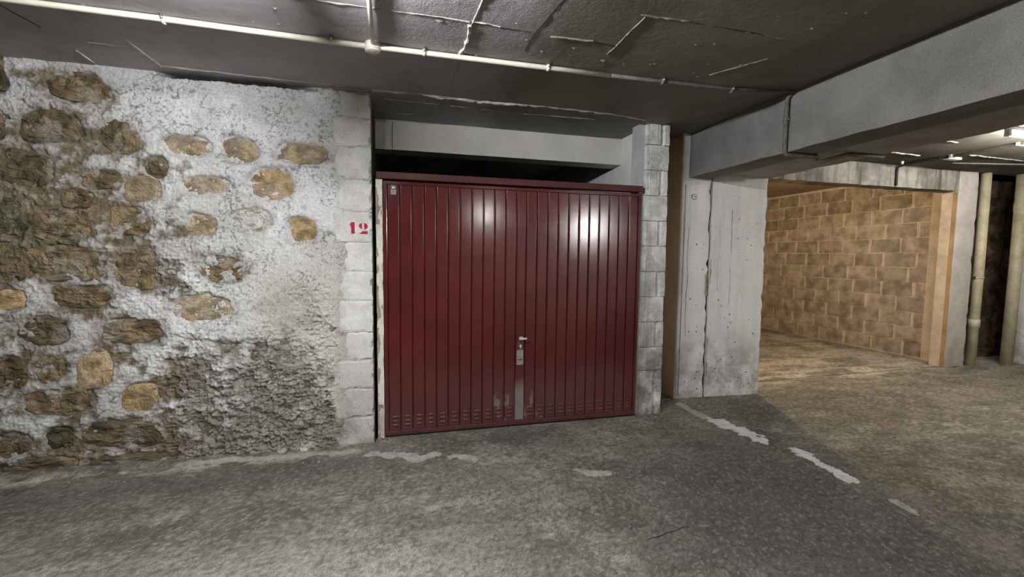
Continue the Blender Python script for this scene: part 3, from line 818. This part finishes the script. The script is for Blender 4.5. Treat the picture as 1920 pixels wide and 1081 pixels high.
hd = part('head_rail', box_bm(-.160, 2.253, YD - .045, YD + .05, 2.170, 2.226, .006, 2), M['reddull'])
hd['label'] = 'protruding maroon top rail'
def panel_bm(x0, x1, z0, z1):
    """pressed sheet slat: flat face with bevelled flanks and a thin standing lip, 16 profile points"""
    prof = [(x0, .016), (x0 + .0025, .006), (x0 + .004, .0022), (x0 + .008, -.0005), (x0 + .013, 0.0), (x1 - .011, 0.0), (x1 - .007, -.0015), (x1 - .0045, .004), (x1 - .003, .016)]
    bm = bmesh.new()
    lv = [z0, z0 + .002] + [z1 - .002, z1]
    rows = []
    for i, z in enumerate(lv):
        rec = 0
        rows.append([bm.verts.new((x, YD + max(y, rec), z)) for x, y in prof])
    for A, B in zip(rows, rows[1:]):
        for k in range(len(prof) - 1): bm.faces.new((A[k], A[k + 1], B[k + 1], B[k]))
    bmesh.ops.recalc_face_normals(bm, faces=bm.faces)
    for f in bm.faces: f.smooth = True
    return bm
def louvre_bm(cx, cz, w=.058, h=.021, d=.011):
    bm = bmesh.new()
    n = 10; rows = []
    for i in range(n + 1):
        t = -1 + 2 * i / n
        a = math.sqrt(max(0, 1 - abs(t) ** 2.4))
        rows.append([bm.verts.new((cx + t * w / 2, YD + .0005 , cz + h * .55 * a)), bm.verts.new((cx + t * w / 2, YD - d * .55 * a, cz + h * .25 * a - .001)),
                     bm.verts.new((cx + t * w / 2, YD - d * a, cz - h * .30 * a)), bm.verts.new((cx + t * w / 2, YD + .0005, cz - h * .42 * a))])
    for A, B in zip(rows, rows[1:]):
        for k in range(3):
            try: bm.faces.new((A[k], A[k + 1], B[k + 1], B[k]))
            except ValueError: pass
    bmesh.ops.remove_doubles(bm, verts=bm.verts, dist=1e-5)
    bmesh.ops.recalc_face_normals(bm, faces=bm.faces)
    for f in bm.faces: f.smooth = True
    return bm
xs = -.077; PW = .1010; PC = .090
mesh_l = None
for k in range(23):
    wdt = PC if k == 11 else PW
    m = M['redbare'] if k == 11 else (M['redworn'] if k in (9, 10, 12, 13) else M['red'])
    p = part('panel', panel_bm(xs, xs + wdt, .054, DT - .032), m)
    if k == 11: p['label'] = 'middle strip rubbed bare below the lock'
    if k != 11:
        for q in range(3):
            if mesh_l is None:
                l = part('louvre', louvre_bm(xs + PW * .54, .168 - .0365 * q), m, p); mesh_l = l.data; x_l = xs
            else:
                l = link('louvre', mesh_l, None, p, (xs - x_l, 0, -.0365 * q))
            if m is not M['red']:
                l.material_slots[0].link = 'OBJECT'; l.material_slots[0].material = m
    if k == 11: CXL = xs + wdt / 2
    xs += wdt
# lock and handle
pl = part('lock_plate', box_bm(CXL - .033, CXL + .030, YD - .006, YD + .004, .565, .705, .002), M['plate'])
pl['label'] = 'scratched grey lock plate'
random.seed(3)
for k in range(9):
    x = CXL - .020 + .0045 * k; z = .618 + random.uniform(-.004, .004)
    part('scratch', box_bm(x - .0016, x + .0016, YD - .0068, YD - .0055, z - random.uniform(.004, .011), z + random.uniform(.003, .007), 0), M['black'], pl)
lc = part('lock_case', box_bm(CXL - .033, CXL + .028, YD - .010, YD + .004, .706, .792, .003), M['lockred'])
part('lock_cylinder', lathe_bm([(.0, .0), (.011, .0), (.011, .011), (.0, .012)], (CXL, YD - .004, .742), 'Y', 16), M['brightmetal'], lc)
part('key_slot', box_bm(CXL - .004, CXL + .004, YD - .0165, YD - .012, .714, .742, .001), M['brightmetal'], lc)
hn = part('handle', lathe_bm([(.0001, -.038), (.007, -.037), (.0105, -.028), (.012, 0), (.0105, .028), (.007, .037), (.0001, .038)], (CXL + .012, YD - .052, .814), 'X', 16), M['brightmetal'], smooth=True)
hn['label'] = 'bright turn handle'
part('handle_stem', lathe_bm([(.010, -.004), (.009, .03), (.008, .05)], (CXL + .002, YD, .812), 'Y', 14), M['metal'], hn, True)
part('handle_rose', lathe_bm([(.018, .0), (.018, .006), (.013, .009)], (CXL + .002, YD, .812), 'Y', 18), M['metal'], hn, True)
part('handle_catch', box_bm(CXL - .004, CXL + .010, YD - .055, YD - .045, .822, .834, .002), M['brightmetal'], hn)
# badge
bx, bz = -.025, 2.088
bd = part('maker_badge', box_bm(bx - .027, bx + .027, YD - .004, YD + .002, bz - .042, bz + .042, .003), M['badge'])
bd['label'] = 'small dark badge with a white bow-tie emblem and printed lines'
bm = bmesh.new()
pts = [(-.013, .031), (0, .023), (.013, .031), (.010, .020), (.013, .008), (0, .015), (-.013, .008), (-.010, .020)]
f = [bm.verts.new((bx + x, YD - .0052, bz + z)) for x, z in pts]; b = [bm.verts.new((bx + x, YD - .003, bz + z)) for x, z in pts]
bm.faces.new(f); bm.faces.new(b[::-1])
for i in range(8): bm.faces.new((f[i], b[i], b[(i + 1) % 8], f[(i + 1) % 8]))
bmesh.ops.recalc_face_normals(bm, faces=bm.faces)
part('emblem', bm, M['whiteink'], bd)
for (z, hw, hh, mt) in ((-.006, .020, .0035, 'greyink'), (-.0165, .021, .0045, 'greyink'), (-.027, .018, .003, 'greyink'), (-.036, .021, .0025, 'greyink')):
    part('print_line', box_bm(bx - hw, bx + hw, YD - .0050, YD - .003, bz + z - hh, bz + z + hh, 0), M[mt], bd)
part('print_line', box_bm(bx - .012, bx + .013, YD - .0056, YD - .004, bz - .0185, bz - .0145, 0), M['badge'], bd)

# ------------------------------------------------------------------ block pier right of the door
PY = 3.815
pier = tag(box('pier', 2.315, 2.520, PY + .035, 3.99, 0, 2.84, M['pier'], bev=0), 'narrow pier of whitewashed hollow blocks right of the maroon door', 'pier', kind='structure')
random.seed(5)
def pier_block(z0, z1, hollow, k):
    x0, x1 = 2.293, 2.530 + random.uniform(-.005, .006)
    y0 = PY + random.uniform(-.004, .004)
    if hollow:
        a = 2.455; prof = [(x0, y0), (2.318, y0), (2.324, y0 + .006), (2.330, y0), (a - .052, y0 - .001), (a - .044, y0 + .004), (a - .02, y0 + .004), (a - .012, y0 + .026), (a + .020, y0 + .028), (a + .028, y0 + .004), (x1, y0)]
    else:
        prof = [(x0, y0), (2.318, y0), (2.324, y0 + .003), (2.330, y0), (2.42, y0 - .002), (2.50, y0), (x1, y0)]
    prof = prof + [(x1, 3.985), (x0, 3.985)]
    bm = bmesh.new(); rows = []
    n = 6
    for i in range(n + 1):
        z = z0 + .003 + (z1 - z0 - .006) * i / n
        e = .004 if i in (0, n) else 0
        rows.append([bm.verts.new((x + random.uniform(-.003, .003) * (q not in (0,)), y + e + random.uniform(-.0022, .0022), z)) for q, (x, y) in enumerate(prof)])
    m = len(prof)
    for A, B in zip(rows, rows[1:]):
        for q in range(m): bm.faces.new((A[q], A[(q + 1) % m], B[(q + 1) % m], B[q]))
    bm.faces.new(rows[0][::-1]); bm.faces.new(rows[-1])
    bmesh.ops.recalc_face_normals(bm, faces=bm.faces)
    bm_obj('block', bm, M['pier'], pier)
pz = [0.0, .45, .68, .93, 1.175, 1.42, 1.665, 1.905, 2.145, 2.385, 2.62, 2.815]
for k, (a, b) in enumerate(zip(pz, pz[1:])): pier_block(a, b, k % 2 == 0, k)

# ------------------------------------------------------------------ column, beams, partition
YC = 4.15
col = tag(rough_box('column', 2.93, 3.281, YC, 9.2, -.01, 2.88, M['white'], .06, .003, 31, chip=.012), 'narrow white painted column left of the rust stained joint under the beam', 'column', kind='structure')
tag(rough_box('column_wall', 3.306, 4.02, YC + .002, 9.2, -.01, 2.86, M['white'], .06, .003, 32, chip=.010), 'broad white painted concrete column at the corner of the open bay', 'column', kind='structure')
box('joint_filler', 3.284, 3.307, YC + .030, YC + .08, 0, 2.45, M['joint'], col, 0)
box('return_face', 2.921, 2.934, YC + .012, 5.4, 0, 2.85, M['brown'], col, 0)['label'] = 'brown side of the column'
s = NT('rust_stain')
M['rust'] = s.fin(s.mixc(s.ramp(s.noise(25, 5, .7), .35, .65), (.42, .33, .20), (.26, .17, .08)), .95, .1)
for side, (xa, xb) in enumerate(((3.256, 3.281), (3.307, 3.322))):
    lx = np.arange(xa, xb, .003); lz = np.arange(.25, 2.38, .006)
    if side == 0: fld = lambda X, Z: fbm(X * 22, Z * 4, 4, 230) + sstep(3.256, 3.287, X) * .28 - sstep(.75, .4, Z) * .1
    else: fld = lambda X, Z: fbm(X * 22, Z * 5, 4, 231) + sstep(3.325, 3.303, X) * .18 - .08
    me = ragged('rust_stain', lx, lz, fld, .67, lambda a, b: np.stack([a, np.full_like(a, YC - .0035), b], -1))
    if me: link('rust_stain', me, M['rust'], col)
def scribble(x0, z0, z1, w, seed, m='crack'):
    zz = np.arange(z0, z1, .012)
    xx = x0 + (fbm(zz * 3, zz * 0 + seed, 3, seed) - .5) * .05
    hw = w * (.2 + 1.0 * vnoise(zz * 30, zz * 0 + 1.5, seed))
    bm = bmesh.new(); rows = [[bm.verts.new((x - h, YC - .0035, z)), bm.verts.new((x + h, YC - .0035, z))] for x, z, h in zip(xx, zz, hw)]
    for A, B in zip(rows, rows[1:]): bm.faces.new((A[0], A[1], B[1], B[0]))
    return bm_obj('crack', bm, M[m], col)
scribble(3.565, 1.62, 2.10, .003, 3); scribble(3.56, 1.05, 1.5, .0018, 4); scribble(3.02, .7, 1.9, .0022, 5); scribble(3.41, 1.2, 2.0, .0015, 6)
for k in range(70):
    x = random.choice((random.uniform(2.97, 3.25), random.uniform(3.35, 3.98), random.uniform(3.35, 3.98))); zq = 1.9 * random.random() ** 1.5 + .1; rr = random.uniform(.003, .009)
    if 3.255 < x < 3.33: continue
    ang = np.linspace(0, 2 * PI, 7)[:-1]
    if k == 0: pk = bmesh.new()
    f = [pk.verts.new((x + rr * random.uniform(.6, 1.2) * math.cos(a), YC - .0036, zq + rr * random.uniform(.6, 1.6) * math.sin(a))) for a in ang]
    pk.faces.new(f)
tag(bm_obj('pock_marks', pk, M['crack'], col), kind='stuff')
box('corner_strip', 2.962, 2.968, YC - .006, YC + .01, .05, 2.33, M['ridge_grey'], col, 0.001)
tag(rough_box('wall_niche', 2.50, 2.94, 5.3, 5.5, 0, 2.88, M['brown'], .1, .003, 33), 'brown end of the narrow gap between the pier and the column', 'wall', kind='structure')
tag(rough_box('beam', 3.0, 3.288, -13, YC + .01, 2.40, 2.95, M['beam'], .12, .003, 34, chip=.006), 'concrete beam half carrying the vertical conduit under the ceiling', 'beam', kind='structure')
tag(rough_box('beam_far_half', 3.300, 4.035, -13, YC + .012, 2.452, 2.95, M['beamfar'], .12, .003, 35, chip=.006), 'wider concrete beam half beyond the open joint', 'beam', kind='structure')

# ------------------------------------------------------------------ open bay
bayl = tag(rough_box('lintel_bay', 3.9, 7.69, 4.59, 4.80, 2.545, 2.86, M['stained'], .06, .003, 41, chip=.006), 'lime streaked concrete lintel over the open bay', 'lintel', kind='structure')
tag(box('wall_bay_back', 3.9, 8.3, 9.15, 9.4, 0, 3.0, M['mortar'], bev=0), 'far end wall of the open bay behind the column', 'wall', kind='structure')
tag(box('wall_bay_left', 4.018, 4.03, 4.9, 9.2, 0, 2.95, M['brown'], bev=0), 'side wall of the open bay behind the column', 'wall', kind='structure')
tag(box('ceiling_bay', 3.9, 8.3, 4.78, 9.4, 2.905, 3.05, M['bayceil'], bev=0), 'plain ceiling inside the open bay', 'ceiling', kind='structure')
XB = 7.98
bw = tag(box('wall_block', XB + .012, 8.25, 5.0, 9.3, 0, 2.95, M['mortar'], bev=0), 'raw concrete block wall with pale joints inside the open bay', 'wall', kind='structure')
random.seed(11)
def block_mesh(k, L, H):
    bm = bmesh.new()
    ny, nz = 7, 4
    ys = np.linspace(-L / 2, L / 2, ny); zs = np.linspace(-H / 2, H / 2, nz)
    g = [[bm.verts.new((-.004 * (0 < i < ny - 1 and 0 < j < nz - 1) + random.uniform(-.003, .003), y + random.uniform(-.008, .008) * (i in (0, ny - 1)), z + random.uniform(-.006, .006) * (j in (0, nz - 1)))) for j, z in enumerate(zs)] for i, y in enumerate(ys)]
    for i in range(ny - 1):
        for j in range(nz - 1): bm.faces.new((g[i][j], g[i + 1][j], g[i + 1][j + 1], g[i][j + 1]))
    br = [g[i][0] for i in range(ny)] + [g[ny - 1][j] for j in range(1, nz)] + [g[i][nz - 1] for i in range(ny - 2, -1, -1)] + [g[0][j] for j in range(nz - 2, 0, -1)]
    bk = [bm.verts.new((.05, v.co.y, v.co.z)) for v in br]
    for i in range(len(br)): bm.faces.new((br[i], br[(i + 1) % len(br)], bk[(i + 1) % len(br)], bk[i]))
    bmesh.ops.recalc_face_normals(bm, faces=bm.faces)
    me = bpy.data.meshes.new('block'); bm.to_mesh(me); bm.free(); me.materials.append(M['block'])
    return me
PITCH = .2374; LEN = .49
full = [block_mesh(k, LEN - .05, PITCH - .016) for k in range(4)]
half = [block_mesh(k, LEN / 2 - .05, PITCH - .016) for k in range(2)]
quarter = [block_mesh(9, LEN * .72 - .05, PITCH - .016)]
row = 0; z = .141
while z < 2.9:
    y = 4.985
    first = [half, full][row % 2] if row % 5 else quarter
    i = 0
    while y < 9.1:
        pool = first if i == 0 else full
        L = {id(full): LEN, id(half): LEN / 2, id(quarter): LEN * .72}[id(pool)]
        link('block', random.choice(pool), None, bw, (XB + random.uniform(-.002, .004), y + L / 2 + random.uniform(-.008, .008), z + random.uniform(-.004, .004)))
        y += L; i += 1
    z += PITCH; row += 1
pil = tag(rough_box('pillar', 7.735, 8.12, 4.595, 4.79, 0, 2.85, M['pillar'], .05, .003, 43, chip=.008), 'pale pillar beside the cream downpipe at the open bay', 'pillar', kind='structure')
box('side_face', 7.728, 7.737, 4.603, 4.655, 0, 2.53, M['ochre'], pil, 0)
box('side_face', 7.724, 7.737, 4.655, 4.785, 0, 2.55, M['buff'], pil, 0)
box('gap_shade', 7.685, 7.74, 4.68, 4.75, 2.57, 2.84, M['joint'], pil, 0)  # black box added to paint the shade between lintel and pillar
tag(rough_box('pillar_inner', 7.955, 8.2, 4.85, 5.05, 0, 2.9, M['mortar'], .06, .002, 44), 'buff plastered edge between the block wall and the pillar', 'pillar', kind='structure')

# dark recess beyond the pillar
rx_ = np.arange(8.05, 9.9, .03); rz_ = np.arange(-.02, 2.86, .03)
X, Zr = np.meshgrid(rx_, rz_, indexing='ij')
dep = (fbm(X * 5, Zr * 2.2, 4, 300) - .5) * .16 + (fbm(X * 19, Zr * 14, 3, 301) - .5) * .05
me = quads_mesh('wall_recess', np.stack([X, 5.0 - dep, Zr], -1).reshape(-1, 3), grid_faces(len(rx_), len(rz_)))
tag(link('wall_recess', me, M['dark']), 'blackened rough wall between the two cream pipes', 'wall', kind='structure')
tag(rough_box('wall_end_right', 9.20, 9.8, 4.3, 4.7, 0, 2.85, M['white'], .1, .003, 45), 'white wall edge beyond the second cream pipe', 'wall', kind='structure')

def downpipe(x, y, r, label, coup):
    o = empty('downpipe', (x, y, 0), label, 'pipe')
    bm_obj('shaft', tube_bm([(0, 0, -.005), (.012, 0, 1.4), (0, 0, 2.85)], r, 20), M['downpipe'], o, True, loc=None).data.transform(Matrix.Translation(o.location))
    for z0, z1 in coup:
        c = bm_obj('coupling', lathe_bm([(r, z0), (r + .008, z0 + .004), (r + .008, z1 - .004), (r, z1)], (x + .008, y, 0), 'Z', 20), M['downpipe'], o, True)
        c.data.transform(Matrix.Translation((0, 0, 0)))
    return o
d1 = downpipe(8.275, 4.60, .060, 'slim cream downpipe beside the pale pillar', [(.58, .70), (1.30, 1.33)])
c = bm_obj('wall_bracket', box_bm(8.16, 8.23, 4.59, 4.61, 1.30, 1.335, .003), M['pvc_dark'], d1)
d2p = downpipe(8.90, 4.52, .072, 'thicker cream downpipe in front of the blackened recess', [(2.30, 2.42)])

# ------------------------------------------------------------------ conduits
PYC = 2.865
cd = empty('ceiling_conduit', (-1.0, PYC, 2.79), 'cream conduit running under the ceiling into the round box', 'conduit')
tube('pipe_run', [(-3.4, PYC - .01, 2.794), (-1.2, PYC - .012, 2.792), (-.36, PYC + .002, 2.788), (.9, PYC, 2.790), (1.42, PYC, 2.792)], .0155, M['pvc'], cd, 12)
run2 = tube('greyed_run', [(1.40, PYC, 2.792), (1.8, PYC, 2.794), (2.4, PYC, 2.80), (2.96, PYC, 2.838)], .0130, M['pvc_grey'], cd, 10)
run2['label'] = 'greyed stretch of conduit'
tube('pipe_branch', [(-.128, 2.84, 2.789), (-.124, 2.4, 2.790), (-.122, 1.9, 2.792)], .012, M['pvc'], cd, 10)
for k, x in enumerate((-2.1, -1.2, -.36, .17, .97, 1.82, 2.4)):
    m = M['pvc'] if x < 1.4 else M['pvc_grey']
    c = bm_obj('clip', tube_bm([(x - .008, PYC - .003, 2.790), (x + .008, PYC - .003, 2.790)], .021, 12), m, cd, True)
    bm_obj('clip_screw', tube_bm([(x, PYC - .028, 2.81), (x, PYC - .028, 2.785)], .007, 8), M['metal'], cd, True)
jb = empty('junction_box', (-.131, PYC, 2.80), 'round cream junction box where the conduit branches', 'junction box')
bm_obj('body', lathe_bm([(.046, .008), (.046, -.026), (.043, -.030)], (-.131, PYC, 2.80), 'Z', 28), M['pvc'], jb, True)
bm_obj('cover', lathe_bm([(.0455, -.031), (.0455, -.039), (.038, -.044), (.001, -.046)], (-.131, PYC, 2.80), 'Z', 28), M['pvc'], jb, True)
for sgn in (-1, 1):
    bm_obj('cover_screw', lathe_bm([(.005, -.044), (.005, -.047), (.001, -.048)], (-.131 + sgn * .027, PYC, 2.80), 'Z', 10), M['metal'], jb)
bc = empty('beam_conduit', (2.98, 2.93, 2.6), 'dark conduit dropping down the beam face and crossing beneath it', 'conduit')
tube('drop', [(2.975, 2.90, 2.84), (2.975, 2.925, 2.80), (2.978, 2.93, 2.62), (2.978, 2.93, 2.42), (2.99, 2.93, 2.383), (3.02, 2.93, 2.379), (3.27, 2.93, 2.382), (3.31, 2.94, 2.39), (3.33, 2.95, 2.388), (3.345, 2.96, 2.36), (3.38, 2.96, 2.352), (3.50, 2.96, 2.39), (3.66, 2.96, 2.432), (4.05, 2.96, 2.435)], .0175, M['pvc_grey'], bc, 12)
bm_obj('coupling', lathe_bm([(.018, -.02), (.023, -.017), (.023, .017), (.018, .02)], (2.978, 2.93, 2.655), 'Z', 16), M['pvc_grey'], bc, True)
bm_obj('clip', box_bm(2.975, 3.0, 2.905, 2.955, 2.640, 2.650, .002), M['metal'], bc)
rc = empty('right_conduit', (6.45, 4.4, 2.8), 'black conduit crossing the sooty ceiling and dropping down the bay lintel', 'conduit')
tube('pipe_run', [(6.49, 3.06, 2.822), (6.495, 3.8, 2.815), (6.50, 4.50, 2.815), (6.515, 4.565, 2.80), (6.52, 4.575, 2.74), (6.52, 4.575, 2.56)], .016, M['pvc_dark'], rc, 10)
for y in (3.35, 3.95): bm_obj('clip', box_bm(6.45, 6.54, y - .012, y + .012, 2.795, 2.833, .002), M['ridge_grey'], rc)
pc = empty('pale_conduit', (7.6, 4.1, 2.8), 'thin pale conduit under the sooty ceiling near the pillar', 'conduit')
tube('pipe_run', [(6.95, 4.22, 2.815), (7.8, 4.02, 2.812), (9.2, 3.80, 2.812)], .009, M['pvc_grey'], pc, 8)
cb = tag(box('cable_trunk', 6.50, 6.78, 4.02, 4.09, 2.805, 2.835, M['enamel'], bev=.003), 'short white trunking on the sooty ceiling before the bay lintel', 'trunking')
cb2 = bm_obj('ceiling_hook', lathe_bm([(.018, 0), (.014, -.03), (.004, -.04)], (6.35, 4.40, 2.835), 'Z', 10), M['enamel'])
tag(cb2, 'small white knob on the ceiling close to the bay lintel', 'knob')

# round plate on the column
pt = empty('wall_plate', (3.07, YC - .006, 2.205), 'small round white plate high on the narrow column', 'plate')
bm_obj('disc', lathe_bm([(.026, 0), (.026, .005), (.022, .008), (.001, .008)], (3.07, YC - .003, 2.205), 'Y', 24), M['enamel'], pt)
bm_obj('rim', lathe_bm([(.030, 0), (.030, .004), (.026, .006), (.026, .004)], (3.07, YC - .003, 2.205), 'Y', 24), M['pvc_dark'], pt)
bm = bmesh.new()
f = [bm.verts.new((3.07 + x, YC - .0118, 2.205 + z)) for x, z in ((-.002, -.003), (-.002, .010), (.016, .003), (.015, -.004), (.006, .0), (.003, -.004))]
bm.faces.new(f); bmesh.ops.recalc_face_normals(bm, faces=bm.faces)
bm_obj('mark', bm, M['joint'], pt)

# ------------------------------------------------------------------ marks and bits on the floor
def floor_flake(name, x0, x1, y0, y1, fld, thr, m, step=.006, lift=.0015):
    lx = np.arange(x0, x1, step); ly = np.arange(y0, y1, step)
    me = ragged(name, lx, ly, fld, thr, lambda a, b: np.stack([a, b, floor_height(a, b) - .002 + lift], -1))
    if me: return link(name, me, M[m], floor)
def spine(pts, w, seed, jag=.6):
    P = np.array(pts)
    def f(X, Y):
        d = np.full(X.shape, 9.0)
        for a, b in zip(P, P[1:]):
            v = b - a; t = np.clip(((X - a[0]) * v[0] + (Y - a[1]) * v[1]) / (v @ v), 0, 1)
            d = np.minimum(d, np.hypot(X - a[0] - t * v[0], Y - a[1] - t * v[1]))
        return 1 - d / w + (fbm(X * 16, Y * 16, 4, seed) - .5) * jag * 2 + (fbm(X * 60, Y * 60, 2, seed + 1) - .5) * .5
    return f
a = floor_flake('paint_mark', 2.75, 3.25, 2.85, 3.65, spine([(2.97, 3.52), (3.01, 3.30), (3.02, 3.08)], .085, 400, .95), .08, 'paint', .005)
a['label'] = 'worn white line paint nearest the column'
a = floor_flake('paint_mark', 2.9, 3.35, 2.2, 2.95, spine([(3.15, 2.83), (3.13, 2.60), (3.095, 2.36)], .06, 402, .85), .05, 'paint', .005)
a['label'] = 'worn white line paint, middle stretch'
a = floor_flake('paint_mark', 2.95, 3.3, 1.8, 2.15, spine([(3.11, 2.05), (3.09, 1.93)], .04, 404, .6), 0, 'lime')
a['label'] = 'faint end of the worn line paint'
floor_flake('paint_mark', 2.6, 3.1, 3.45, 4.1, spine([(2.88, 3.98), (2.92, 3.62)], .06, 406, .9), .25, 'lime')
floor_flake('lime_mark', -.35, .5, 3.15, 3.62, spine([(-.2, 3.53), (.05, 3.46), (.16, 3.36), (.26, 3.42)], .055, 408, .9), .1, 'lime')
floor_flake('lime_mark', .35, .7, 3.15, 3.45, spine([(.42, 3.34), (.55, 3.27)], .05, 410, .9), .15, 'lime')
floor_flake('lime_mark', 1.2, 1.6, 2.65, 3.0, spine([(1.28, 2.88), (1.45, 2.82)], .045, 412, .9), .15, 'lime')
floor_flake('lime_mark', -1.6, -.2, 3.5, 3.72, spine([(-1.55, 3.66), (-.9, 3.63), (-.3, 3.60)], .035, 414, 1.0), .2, 'lime', .007)
bm = bmesh.new(); random.seed(21)
for k in range(420):
    x = random.uniform(-1.2, 3.6); y = 1.5 + 1.7 * random.random() ** 1.2
    if k > 360: x = random.uniform(4.2, 8.2); y = random.uniform(3.3, 4.5)
    if k > 400: x = random.uniform(-2.2, -.2); y = random.uniform(3.45, 3.62)
    r = random.uniform(.0016, .0042) * (1.9 if k > 400 or 360 < k < 385 else 1)
    z = float(floor_height(np.array(x), np.array(y))) - .002
    a0 = random.random() * 6
    vs = [bm.verts.new((x + r * random.uniform(.7, 1.4) * math.cos(a), y + r * random.uniform(.7, 1.4) * math.sin(a), z)) for a in np.linspace(a0, a0 + 2 * PI, 6)[:-1]]
    tp = [bm.verts.new((v.co.x * .7 + x * .3, v.co.y * .7 + y * .3, z + r * .7)) for v in vs]
    for i in range(5): bm.faces.new((vs[i], vs[(i + 1) % 5], tp[(i + 1) % 5], tp[i]))
    bm.faces.new(tp)
bmesh.ops.recalc_face_normals(bm, faces=bm.faces)
tag(bm_obj('plaster_crumbs', bm, M['chips']), 'pale crumbs of plaster scattered over the grey concrete floor', 'debris', kind='stuff')
pts = []
for i in range(9):
    t = i / 8; x = 1.33 + .30 * t; y = 2.08 + .052 * t + .004 * math.sin(i * 2.1)
    pts.append((x, y, float(floor_height(np.array(x), np.array(y))) + .001 + .001 * (i % 2)))
tag(tube('twig', pts, [.0011, .0015, .0017, .0016, .0016, .0015, .0014, .0012, .0009], M['fluo'], None, 6), 'thin dark stick lying alone on the grey concrete floor', 'stick')

# ------------------------------------------------------------------ garage behind the camera (closes the room)
tag(box('wall_rear', -8, 13, -13.2, -13, 0, 2.9, M['greywall'], bev=0), 'plain grey wall at the back of the garage', 'wall', kind='structure')
tag(box('wall_side_far', 12.9, 13.1, -13, 9, 0, 2.9, M['greywall'], bev=0), 'plain grey wall closing the aisle beyond the pipes', 'wall', kind='structure')
tag(box('wall_side_near', -8.1, -7.9, -13, 4.6, 0, 2.9, M['greywall'], bev=0), 'plain grey wall closing the aisle past the rubble wall', 'wall', kind='structure')
tag(box('wall_aisle_end', 9.75, 13, 4.4, 4.6, 0, 2.9, M['greywall'], bev=0), 'plain grey wall past the second cream pipe', 'wall', kind='structure')

# ------------------------------------------------------------------ lamps
def tube_lamp(x, y, z, axis, L, colr, strength, label):
    t = empty('tube_lamp', (x, y, z), label, 'lamp')
    hx, hy = (L / 2, .02) if axis == 'X' else (.02, L / 2)
    bm_obj('housing', box_bm(x - hx, x + hx, y - hy, y + hy, z + .032, z + .07, .006), M['housing'], t)
    d = Vector((1, 0, 0)) if axis == 'X' else Vector((0, 1, 0))
    c = Vector((x, y, z))
    bm_obj('glass_tube', tube_bm([c - d * (L / 2 - .05), c + d * (L / 2 - .05)], .019, 10), emission('lamp_glow', colr, strength), t, True)
    for sg in (-1, 1):
        e = c + d * sg * (L / 2 - .03)
        bm_obj('lamp_holder', box_bm(e.x - (.02 if axis == 'X' else .022), e.x + (.02 if axis == 'X' else .022), e.y - (.022 if axis == 'X' else .02), e.y + (.022 if axis == 'X' else .02), z - .021, z + .034, .004), M['housing'], t)
    return t
for i, a in enumerate(LAMPS):
    t = tube_lamp(*a)
    if i == 0: t.rotation_euler[2] = math.radians(-6)     # angle set to shift the dim zone off the tube's end
bx_, by_, bz_, bcol, bstr = BAY_LAMP
t = empty('bulkhead_lamp', (bx_, by_, bz_), 'warm bulb lamp on the ceiling of the open bay', 'lamp')
bm_obj('base', lathe_bm([(.05, .065), (.05, .045), (.03, .03)], (bx_, by_, bz_), 'Z', 18), M['housing'], t)
bm_obj('bulb', lathe_bm([(.014, .03), (.026, .012), (.033, -.012), (.030, -.034), (.016, -.048), (.001, -.052)], (bx_, by_, bz_), 'Z', 14), emission('bulb_glow', bcol, bstr), t, True)
